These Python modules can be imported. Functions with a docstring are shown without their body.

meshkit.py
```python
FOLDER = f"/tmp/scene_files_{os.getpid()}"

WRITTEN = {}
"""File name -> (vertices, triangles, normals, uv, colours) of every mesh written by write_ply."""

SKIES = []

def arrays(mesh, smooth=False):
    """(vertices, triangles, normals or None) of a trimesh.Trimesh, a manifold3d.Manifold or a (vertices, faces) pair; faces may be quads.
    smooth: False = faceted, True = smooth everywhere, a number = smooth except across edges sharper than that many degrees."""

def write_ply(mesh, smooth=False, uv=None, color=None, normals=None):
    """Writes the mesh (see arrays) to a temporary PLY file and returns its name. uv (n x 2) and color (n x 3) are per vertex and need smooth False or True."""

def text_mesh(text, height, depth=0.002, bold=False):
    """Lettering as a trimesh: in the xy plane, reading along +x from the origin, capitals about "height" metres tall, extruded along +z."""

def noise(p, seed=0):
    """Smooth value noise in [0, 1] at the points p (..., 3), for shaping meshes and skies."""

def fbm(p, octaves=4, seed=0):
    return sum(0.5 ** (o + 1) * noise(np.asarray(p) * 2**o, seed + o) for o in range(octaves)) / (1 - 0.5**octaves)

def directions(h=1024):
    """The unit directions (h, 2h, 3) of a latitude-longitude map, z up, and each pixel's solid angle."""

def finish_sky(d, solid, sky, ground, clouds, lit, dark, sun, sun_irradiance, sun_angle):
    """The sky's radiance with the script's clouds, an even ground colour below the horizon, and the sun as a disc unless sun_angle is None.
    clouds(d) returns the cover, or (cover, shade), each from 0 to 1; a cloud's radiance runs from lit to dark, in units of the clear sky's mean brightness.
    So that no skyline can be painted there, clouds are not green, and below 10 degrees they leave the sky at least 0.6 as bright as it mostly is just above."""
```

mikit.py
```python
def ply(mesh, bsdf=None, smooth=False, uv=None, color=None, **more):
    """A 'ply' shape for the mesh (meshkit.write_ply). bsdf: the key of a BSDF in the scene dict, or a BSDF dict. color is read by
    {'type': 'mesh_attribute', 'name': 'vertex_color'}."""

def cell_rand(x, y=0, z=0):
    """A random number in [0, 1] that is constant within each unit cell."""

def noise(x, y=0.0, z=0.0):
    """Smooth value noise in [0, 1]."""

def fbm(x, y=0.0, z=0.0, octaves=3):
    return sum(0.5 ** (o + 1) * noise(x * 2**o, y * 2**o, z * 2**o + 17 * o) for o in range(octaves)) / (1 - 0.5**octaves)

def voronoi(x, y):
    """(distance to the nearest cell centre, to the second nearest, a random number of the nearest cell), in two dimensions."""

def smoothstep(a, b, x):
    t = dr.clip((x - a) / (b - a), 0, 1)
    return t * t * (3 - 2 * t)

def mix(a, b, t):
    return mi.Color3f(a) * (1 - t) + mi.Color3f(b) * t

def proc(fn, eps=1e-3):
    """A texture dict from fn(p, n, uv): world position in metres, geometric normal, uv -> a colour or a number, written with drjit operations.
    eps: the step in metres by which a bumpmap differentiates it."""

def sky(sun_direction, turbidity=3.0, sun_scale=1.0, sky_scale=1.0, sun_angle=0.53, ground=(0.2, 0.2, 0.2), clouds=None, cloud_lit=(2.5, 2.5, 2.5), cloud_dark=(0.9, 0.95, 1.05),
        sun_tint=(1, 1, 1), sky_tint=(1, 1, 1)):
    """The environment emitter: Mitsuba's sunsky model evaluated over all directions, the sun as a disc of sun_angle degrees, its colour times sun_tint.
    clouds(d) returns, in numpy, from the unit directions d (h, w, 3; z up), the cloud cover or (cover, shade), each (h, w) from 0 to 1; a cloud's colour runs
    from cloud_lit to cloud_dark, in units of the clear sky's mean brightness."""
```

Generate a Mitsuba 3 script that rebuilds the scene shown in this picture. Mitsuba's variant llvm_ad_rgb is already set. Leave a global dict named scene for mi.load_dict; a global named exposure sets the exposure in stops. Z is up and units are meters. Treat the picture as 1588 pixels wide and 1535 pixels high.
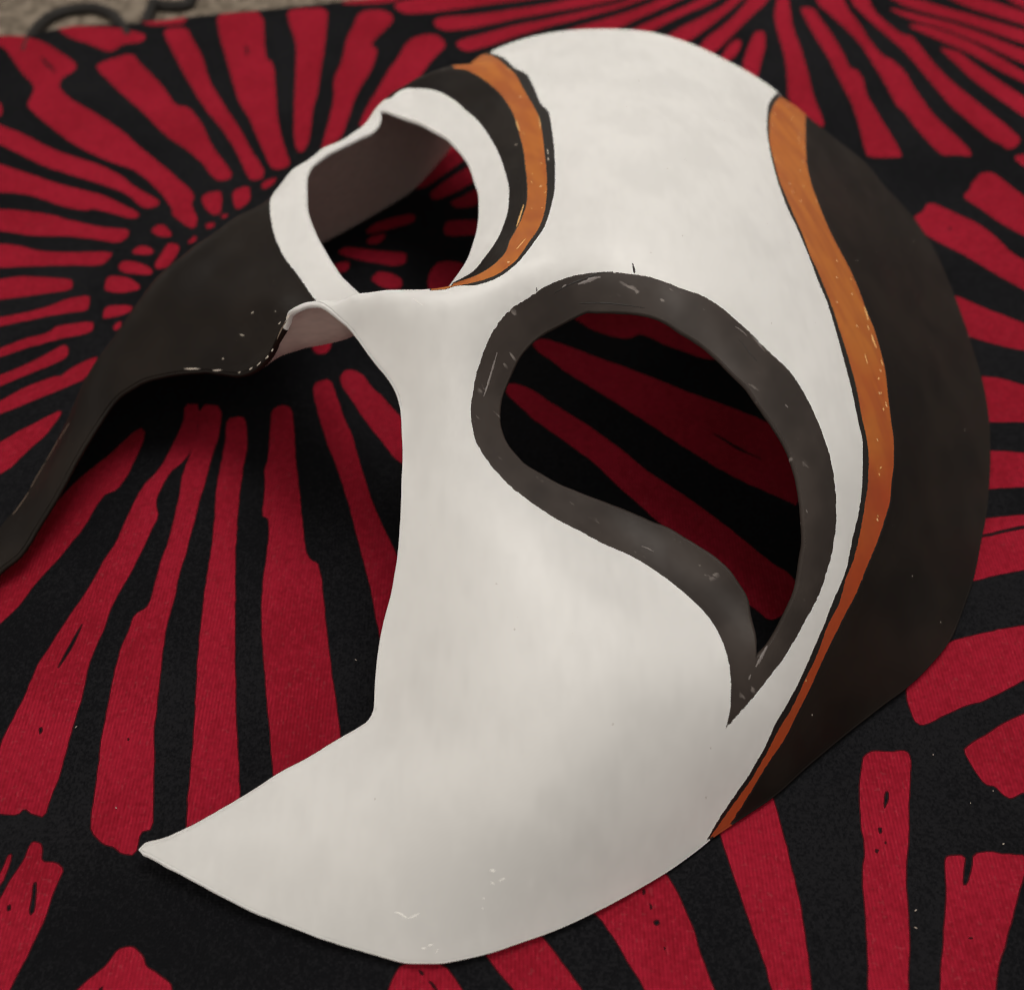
import math
import drjit as dr
import mapbox_earcut as earcut
import mitsuba as mi
import numpy as np
import shapely
import trimesh
from scipy.interpolate import RBFInterpolator, RectBivariateSpline, PchipInterpolator
from shapely.geometry import Polygon
import meshkit
import mikit
from mikit import fbm, noise, smoothstep, mix, voronoi

T = mi.ScalarTransform4f
scene, labels = {}, {}

# ---------------------------------------------------------------- camera, light, exposure
scene['camera'] = {
    'type': 'thinlens', 'fov': 51.39, 'fov_axis': 'x', 'near_clip': 0.01, 'far_clip': 20.0,
    'aperture_radius': 0.0024, 'focus_distance': 0.335,
    'to_world': T().look_at(origin=[0, -0.24626459, 0.3152043], target=[0, 0, 0], up=[0, 0, 1])}
exposure = -0.22


def panel(centre, target, width, depth):
    c, d = np.array(centre, float), np.array(target, float) - np.array(centre, float)
    d /= np.linalg.norm(d)
    a = np.cross([0, 1, 0.01], d); a /= np.linalg.norm(a)
    b = np.cross(d, a)
    v = [c + sx * a * width / 2 + sy * b * depth / 2 for sx, sy in ((-1, -1), (1, -1), (1, 1), (-1, 1))]
    f = [[0, 1, 2], [0, 2, 3]]
    if np.dot(np.cross(v[1] - v[0], v[2] - v[0]), d) < 0:
        f = [q[::-1] for q in f]
    return v, f


def lamp(key, centre, target, width, depth, rgb, label):
    scene[key] = mikit.ply(panel(centre, target, width, depth), {'type': 'diffuse', 'reflectance': {'type': 'rgb', 'value': [.7, .7, .7]}},
                           emitter={'type': 'area', 'radiance': {'type': 'rgb', 'value': list(rgb)}})
    labels[key] = {'label': label, 'category': 'lamp'}


lamp('ceiling_lamp', (0.15, 0.24, 0.98), (0, 0, 0), 0.42, 0.42, (11.2, 10.7, 9.9), 'warm square ceiling lamp hanging above the mask, out of the picture')

lamp('fill_lamp', (-1.0, -0.75, 0.5), (0, 0, 0.03), 0.5, 0.4, (6.0, 5.5, 4.8), 'dim added fill light low on the near side, out of the picture')  # unseen fill light, added to brighten the cloth and lining under the mask
scene['room_light'] = {'type': 'constant', 'radiance': {'type': 'rgb', 'value': [0.55, 0.515, 0.465]}}

# ---------------------------------------------------------------- traced shapes, metres in the plane of the cloth
surface=[[-.00964,.19494,.0665,.002],[-.00501,.19882,.06646,.002],[-.00021,.20243,.06641,.002],[.00477,.20582,.06633,.002],[.00999,.20878,.06623,.002],[.0155,.21125,.06612,.002],[.02118,.21319,.06599,.002],[.02702,.21468,.06583,.002],[.03295,.21571,.06564,.002],[.03892,.21646,.06541,.002],[.04493,.21697,.06513,.002],[.05094,.21713,.06478,.002],[.05697,.21721,.06434,.002],[.06292,.21678,.06381,.002],[.06881,.21528,.06317,.002],[.07455,.21356,.06241,.002],[.08019,.21136,.06152,.002],[.08565,.20889,.06051,.002],[.09092,.20597,.05937,.002],[.09619,.20304,.05806,.002],[.10165,.20052,.05648,.002],[.10712,.19801,.05465,.002],[.11245,.19521,.05264,.002],[.11759,.19189,.05064,.002],[.12099,.18724,.04898,.002],[.12626,.18408,.04726,.002],[.13072,.18011,.04534,.002],[.13577,.1773,.04242,.002],[.14151,.17505,.03925,.002],[.14696,.17248,.03643,.002],[.15227,.16963,.0337,.002],[.15744,.16643,.03105,.002],[.16162,.16234,.02851,.002],[.16517,.15737,.02606,.002],[.16921,.15292,.02363,.002],[.1735,.14868,.02119,.002],[.17746,.14415,.0186,.002],[.18098,.13928,.01595,.002],[.18418,.13408,.01342,.002],[.18666,.12862,.01123,.002],[.18812,.12293,.00963,.002],[.18928,.117,.00827,.002],[.19018,.11097,.00709,.002],[.19085,.10496,.00603,.002],[.19142,.09897,.00501,.002],[.19191,.09297,.00404,.002],[.19223,.08695,.00329,.002],[.19229,.08094,.00289,.002],[.19218,.07492,.00265,.002],[.19197,.0689,.00247,.002],[.19168,.06289,.00233,.002],[.19131,.05691,.00222,.002],[.19064,.05092,.00213,.002],[.18974,.04496,.00205,.002],[.18871,.03902,.002,.002],[.18758,.03313,.002,.002],[.18617,.02727,.002,.002],[.18461,.02145,.002,.002],[.18299,.01566,.002,.002],[.18126,.0099,.002,.002],[.17943,.00416,.002,.002],[.17753,-.00155,.002,.002],[.17553,-.00722,.002,.002],[.17337,-.01283,.002,.002],[.17094,-.01833,.002,.002],[.16854,-.02386,.002,.002],[.16622,-.02942,.002,.002],[.16384,-.03494,.002,.002],[.16124,-.04035,.002,.002],[.15836,-.04564,.002,.002],[.15535,-.05085,.002,.002],[.15234,-.0561,.002,.002],[.14913,-.06119,.002,.002],[.14545,-.06587,.002,.002],[.14124,-.07022,.002,.002],[.13688,-.07437,.002,.002],[.13235,-.07834,.002,.002],[.12762,-.08205,.002,.002],[.12267,-.08548,.002,.002],[.11777,-.08896,.002,.002],[.1129,-.0925,.002,.002],[.10806,-.09608,.002,.002],[.10325,-.09969,.002,.002],[.09846,-.10334,.002,.002],[.09371,-.10702,.002,.002],[.08903,-.11082,.002,.002],[.08443,-.1147,.002,.002],[.07969,-.11838,.002,.002],[.07465,-.12166,.002,.002],[.06952,-.12482,.002,.002],[.06439,-.12798,.002,.002],[.05934,-.13124,.002,.002],[.05451,-.13481,.00203,.002],[.04955,-.13824,.00214,.002],[.04448,-.14147,.00228,.002],[.03926,-.14447,.00244,.002],[.03397,-.14733,.00257,.002],[.02863,-.1501,.00267,.002],[.02321,-.15271,.0027,.002],[.01773,-.1552,.0027,.002],[.01216,-.15746,.0027,.002],[.00648,-.15943,.0027,.002],[.00075,-.16128,.0027,.002],[-.00499,-.1631,.0027,.002],[-.01083,-.16455,.0027,.002],[-.01674,-.16571,.0027,.002],[-.02273,-.16613,.0027,.002],[-.02872,-.16606,.00271,.002],[-.03461,-.16478,.00288,.002],[-.04047,-.16328,.00312,.002],[-.04629,-.16177,.00343,.002],[-.05207,-.1601,.00371,.002],[-.0578,-.15825,.00399,.002],[-.06345,-.1562,.0043,.002],[-.06913,-.1542,.00461,.002],[-.07476,-.15209,.00494,.002],[-.08025,-.14963,.00528,.002],[-.08568,-.14704,.00563,.002],[-.09112,-.14446,.00598,.002],[-.09657,-.14192,.00631,.002],[-.102,-.13931,.00661,.002],[-.10768,-.13696,.00689,.002],[-.10451,-.13541,.00774,.002],[-.09876,-.13368,.00846,.002],[-.09334,-.1311,.00902,.002],[-.08811,-.12809,.00963,.002],[-.08291,-.12507,.01046,.002],[-.07774,-.122,.01147,.002],[-.07262,-.11881,.01289,.002],[-.06724,-.11618,.01474,.002],[-.06163,-.11396,.01669,.002],[-.05629,-.11121,.01828,.002],[-.05102,-.1083,.01971,.002],[-.04563,-.10553,.0211,.002],[-.0413,-.10153,.02249,.002],[-.04077,-.09558,.02503,.002],[-.04046,-.08956,.02879,.002],[-.03976,-.08358,.03185,.002],[-.0386,-.07768,.03498,.002],[-.03675,-.07195,.039,.002],[-.03525,-.06613,.04338,.002],[-.03427,-.06019,.04737,.002],[-.03375,-.0542,.05106,.002],[-.03345,-.04819,.05433,.002],[-.03349,-.04218,.05736,.002],[-.03333,-.03616,.06031,.002],[-.03341,-.03015,.06325,.002],[-.03381,-.02414,.06628,.002],[-.03463,-.01817,.06946,.002],[-.03711,-.01275,.07282,.002],[-.04112,-.00828,.0762,.002],[-.0452,-.00385,.07861,.002],[-.04901,.00086,.08048,.002],[-.05393,.00423,.08466,.002],[-.05913,.00735,.08764,.002],[-.06491,.0082,.08885,.002],[-.07042,.00895,.08437,.002],[-.0734,.01399,.07622,.002],[-.07909,.01644,.06614,.002],[-.08467,.01866,.05411,.002],[-.09056,.01982,.04759,.002],[-.0963,.02166,.04354,.002],[-.10181,.02406,.04108,.002],[-.10733,.0265,.03932,.002],[-.11306,.02828,.03798,.002],[-.11907,.02856,.03723,.002],[-.12508,.02833,.03654,.002],[-.13109,.02777,.03547,.002],[-.13697,.02684,.03347,.002],[-.14248,.02417,.0314,.002],[-.14683,.02045,.02934,.002],[-.15001,.01516,.0273,.002],[-.15287,.00977,.0253,.002],[-.15547,.00434,.02338,.002],[-.15797,-.00114,.02128,.002],[-.16037,-.00666,.0189,.002],[-.16284,-.01215,.01651,.002],[-.1656,-.01749,.01423,.002],[-.16839,-.02282,.01211,.002],[-.17072,-.02851,.01029,.002],[-.17361,-.03353,.00864,.002],[-.17841,-.03731,.0071,.002],[-.18201,-.04204,.00573,.002],[-.18525,-.04719,.00445,.002],[-.18879,-.05206,.0032,.002],[-.19253,-.05677,.002,.002],[-.19706,-.05437,.001,.002],[-.19568,-.0485,.001,.002],[-.1943,-.04264,.001,.002],[-.19291,-.03677,.001,.002],[-.19151,-.03091,.001,.002],[-.19002,-.02507,.001,.002],[-.18843,-.01925,.001,.002],[-.18653,-.01354,.001,.002],[-.18438,-.0079,.001,.002],[-.18241,-.00221,.001,.002],[-.18113,.00366,.001,.002],[-.18012,.00962,.001,.002],[-.17917,.01557,.001,.002],[-.17832,.02155,.001,.002],[-.17733,.02748,.001,.002],[-.1759,.03334,.001,.002],[-.17414,.0391,.001,.002],[-.17203,.04475,.001,.002],[-.16962,.05026,.001,.002],[-.16686,.05563,.001,.002],[-.16393,.0609,.001,.002],[-.1608,.06604,.001,.002],[-.15755,.07112,.001,.002],[-.15433,.07622,.001,.002],[-.15115,.08137,.001,.002],[-.1479,.08645,.001,.002],[-.14444,.09135,.001,.002],[-.14071,.09605,.001,.002],[-.13676,.10061,.001,.002],[-.13267,.10507,.001,.002],[-.12853,.10946,.001,.002],[-.12433,.11377,.001,.002],[-.12002,.11798,.001,.002],[-.11565,.12214,.001,.002],[-.11128,.12629,.001,.002],[-.10694,.13048,.001,.002],[-.10262,.13468,.001,.002],[-.09829,.13887,.001,.002],[-.09396,.14306,.001,.002],[-.0896,.14722,.001,.002],[-.08521,.15135,.001,.002],[-.08078,.15543,.001,.002],[-.07634,.15951,.001,.002],[-.07195,.16363,.001,.002],[-.06759,.16781,.001,.002],[-.06328,.17203,.001,.002],[-.05915,.17639,.001,.002],[-.05511,.18091,.001,.002],[-.05125,.18559,.001,.002],[-.04785,.19049,.001,.002],[-.04507,.19581,.001,.002],[-.04249,.2013,.001,.002],[-.03962,.20661,.0011,.002],[-.03655,.21185,.00185,.002],[-.03309,.21672,.00316,.002],[-.02902,.22144,.00648,.002],[-.02352,.2243,.0163,.002],[-.02211,.21957,.03683,.002],[-.02161,.21358,.04537,.002],[-.01997,.20787,.05259,.002],[-.01712,.20238,.058,.002],[.00122,-.00723,.077,.002],[.00417,-.00305,.07859,.002],[.00776,.00037,.08003,.002],[.01209,.00297,.08143,.002],[.01671,.00499,.08294,.002],[.02131,.00706,.08407,.002],[.02614,.00803,.08465,.002],[.0312,.00771,.08505,.002],[.0362,.00707,.08532,.002],[.04116,.00609,.08549,.002],[.04591,.00445,.08527,.002],[.05021,.00188,.08461,.002],[.05436,-.00099,.0836,.002],[.05868,-.00359,.08226,.002],[.06268,-.00666,.08065,.002],[.06631,-.01013,.07909,.002],[.06979,-.01378,.07755,.002],[.07342,-.01726,.07583,.002],[.0761,-.02154,.07387,.002],[.07911,-.02557,.07169,.002],[.08202,-.02969,.06943,.002],[.08462,-.034,.0671,.002],[.08644,-.03871,.0647,.002],[.08752,-.04362,.06231,.002],[.08817,-.04862,.05988,.002],[.08843,-.05365,.05733,.002],[.08844,-.0587,.0546,.002],[.08757,-.06363,.05181,.002],[.08655,-.06859,.04899,.002],[.08509,-.07337,.04622,.002],[.08262,-.07777,.04346,.002],[.07997,-.08207,.04097,.002],[.077,-.08612,.03891,.002],[.07287,-.09001,.03764,.002],[.07216,-.08774,.03831,.002],[.0719,-.08224,.03973,.002],[.07118,-.07723,.04093,.002],[.07061,-.0723,.04226,.002],[.06798,-.06791,.04401,.002],[.06506,-.06385,.04543,.002],[.06136,-.06041,.04638,.002],[.05737,-.05734,.04708,.002],[.05316,-.05456,.04752,.002],[.04914,-.05148,.04791,.002],[.0446,-.04938,.0483,.002],[.04009,-.04709,.04873,.002],[.03546,-.04518,.04947,.002],[.03063,-.0437,.05077,.002],[.02575,-.04247,.05227,.002],[.02083,-.04136,.05394,.002],[.01594,-.04016,.05563,.002],[.01118,-.03852,.05753,.002],[.00639,-.03683,.05977,.002],[.00207,-.03443,.06237,.002],[-.00157,-.03095,.06508,.002],[-.00364,-.02637,.06801,.002],[-.00391,-.02134,.07099,.002],[-.00295,-.01643,.0723,.002],[-.00111,-.01172,.07377,.002],[-.05549,.14953,.0658,.002],[-.05068,.14862,.06611,.002],[-.04624,.1463,.06633,.002],[-.04208,.14357,.06668,.002],[-.03824,.14038,.06737,.002],[-.0349,.13674,.0681,.002],[-.03183,.13279,.06887,.002],[-.02875,.12885,.06961,.002],[-.02581,.12482,.07034,.002],[-.02342,.12052,.07101,.002],[-.0214,.11595,.07164,.002],[-.0195,.11134,.07224,.002],[-.0176,.10671,.07283,.002],[-.01609,.102,.07338,.002],[-.01504,.09714,.07389,.002],[-.01417,.09223,.07439,.002],[-.01321,.08733,.07488,.002],[-.01231,.08242,.07535,.002],[-.01197,.07748,.07579,.002],[-.01184,.07251,.07619,.002],[-.01181,.06753,.07657,.002],[-.01198,.06255,.07692,.002],[-.01231,.05759,.07721,.002],[-.01306,.05267,.07744,.002],[-.01398,.04777,.0775,.002],[-.01499,.0429,.0775,.002],[-.01663,.0382,.0775,.002],[-.0187,.03368,.07735,.002],[-.02114,.02927,.07681,.002],[-.02396,.02501,.07575,.002],[-.02834,.02313,.07355,.002],[-.03335,.02296,.07087,.002],[-.0382,.02448,.06845,.002],[-.04239,.02684,.06682,.002],[-.04614,.03035,.06556,.002],[-.04944,.03404,.06439,.002],[-.05237,.03806,.06324,.002],[-.05515,.04225,.06229,.002],[-.05801,.04633,.06172,.002],[-.06089,.05041,.06133,.002],[-.06348,.05463,.06104,.002],[-.06577,.05904,.0608,.002],[-.06793,.06354,.0606,.002],[-.07008,.06803,.06041,.002],[-.07219,.07254,.06023,.002],[-.07414,.07711,.0601,.002],[-.07595,.08175,.06001,.002],[-.07759,.08645,.06005,.002],[-.07907,.09121,.0603,.002],[-.07997,.09609,.06061,.002],[-.08057,.10104,.06098,.002],[-.08113,.106,.06127,.002],[-.08146,.11095,.06154,.002],[-.08078,.11594,.06186,.002],[-.07861,.12026,.06238,.002],[-.07512,.12387,.06302,.002],[-.0713,.12709,.06355,.002],[-.06747,.13028,.06382,.002],[-.06358,.13337,.06405,.002],[-.05916,.13617,.06431,.002],[-.05623,.13971,.06465,.002],[-.05473,.14464,.06512,.002],[-.05876,.00913,.0905,.002],[-.04995,.0085,.0925,.002],[-.03981,.00679,.094,.002],[-.03074,.00621,.0945,.002],[-.02078,.00681,.0945,.002],[-.01082,.00908,.095,.002],[.00121,.01427,.0955,.002],[.01144,.02043,.0958,.002],[.02316,.05619,.094,.05],[.044,.04437,.095,.05],[.04944,.10487,.087,.05],[.05515,.16438,.0755,.05],[.02238,.14879,.079,.05],[.02064,.10487,.087,.05],[.07569,.11564,.08,.05],[.06867,.06439,.088,.05],[.09025,.07738,.0785,.05],[.07631,.03356,.085,.05],[.04209,.01563,.092,.05],[.01743,.01198,.0925,.05],[.07959,.00015,.076,.05],[.10733,.09643,.0675,.05],[.11754,.04967,.06,.05],[.13531,.07335,.046,.05],[.15987,.0919,.027,.05],[.12164,.01647,.054,.05],[.13001,.01282,.045,.05],[.15579,.04263,.028,.05],[.17085,.03568,.014,.05],[.14998,-.01267,.019,.05],[.12875,-.01337,.041,.05],[.11418,-.02271,.052,.05],[.10487,-.01491,.062,.05],[.10301,-.05645,.0455,.05],[.11172,-.05656,.035,.05],[.09334,-.07681,.037,.05],[.12836,-.06156,.016,.05],[.10106,-.08626,.022,.05],[.08226,-.09767,.027,.05],[.06719,-.11291,.0242,.05],[.09121,-.10021,.0105,.05],[.07045,-.11785,.0125,.05],[-.01847,-.02074,.08,.05],[-.02034,-.03415,.0715,.05],[-.02013,-.05151,.062,.05],[.00116,-.05708,.0565,.05],[-.0141,-.07266,.052,.05],[.02008,-.07364,.0535,.05],[.01029,-.09328,.05,.05],[.03865,-.08412,.049,.05],[.05303,-.09772,.043,.05],[-.01748,-.09872,.041,.05],[.02796,-.11117,.0455,.05],[.00107,-.11893,.0415,.05],[.04674,-.11582,.0348,.05],[-.02643,-.1195,.03,.05],[.01869,-.13416,.0335,.05],[.04156,-.12939,.0215,.05],[-.00778,-.1409,.0275,.05],[-.04257,-.13206,.0235,.05],[-.03468,-.14955,.0165,.05],[-.06882,-.13801,.0145,.05],[.0118,-.14667,.0185,.05],[-.05341,-.1494,.0105,.05],[-.08676,-.13773,.0085,.05],[.01293,.08253,.0885,.002],[.00152,.13037,.079,.002],[.00568,.04945,.0885,.002],[-.00332,.08761,.0795,.002],[-.0074,.04146,.084,.002],[-.01557,.02184,.084,.002],[-.0089,.14681,.0745,.002],[-.0249,.1517,.0715,.002],[-.04121,.15579,.069,.002],[-.01637,.18148,.0685,.002],[-.02877,.17808,.0675,.002],[-.04205,.16852,.0675,.002],[-.05085,.16099,.067,.002],[-.05685,.15347,.066,.002],[-.05576,.0185,.066,.002],[-.06695,.01989,.062,.002],[-.07719,.0186,.059,.002],[-.0683,.04967,.06,.002],[-.07688,.05141,.0585,.002],[-.08626,.07761,.058,.002],[-.09481,.10264,.057,.002],[-.08842,.11937,.0595,.002],[-.0769,.13063,.062,.002],[-.06447,.13966,.0635,.002],[-.08381,.04161,.058,.002],[-.09331,.05728,.0565,.002],[-.10127,.07693,.0555,.002],[-.09828,.03806,.052,.002],[-.11179,.06256,.052,.002],[-.11648,.04111,.046,.002],[-.13164,.03958,.041,.002],[-.1079,.09475,.055,.002],[-.1228,.08176,.051,.002],[-.13654,.06907,.0455,.002],[-.14379,.05703,.041,.002],[-.14968,.04757,.036,.002],[-.15555,.04338,.031,.002],[-.16319,.04047,.0215,.002],[-.16986,.0378,.011,.002]]
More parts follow.
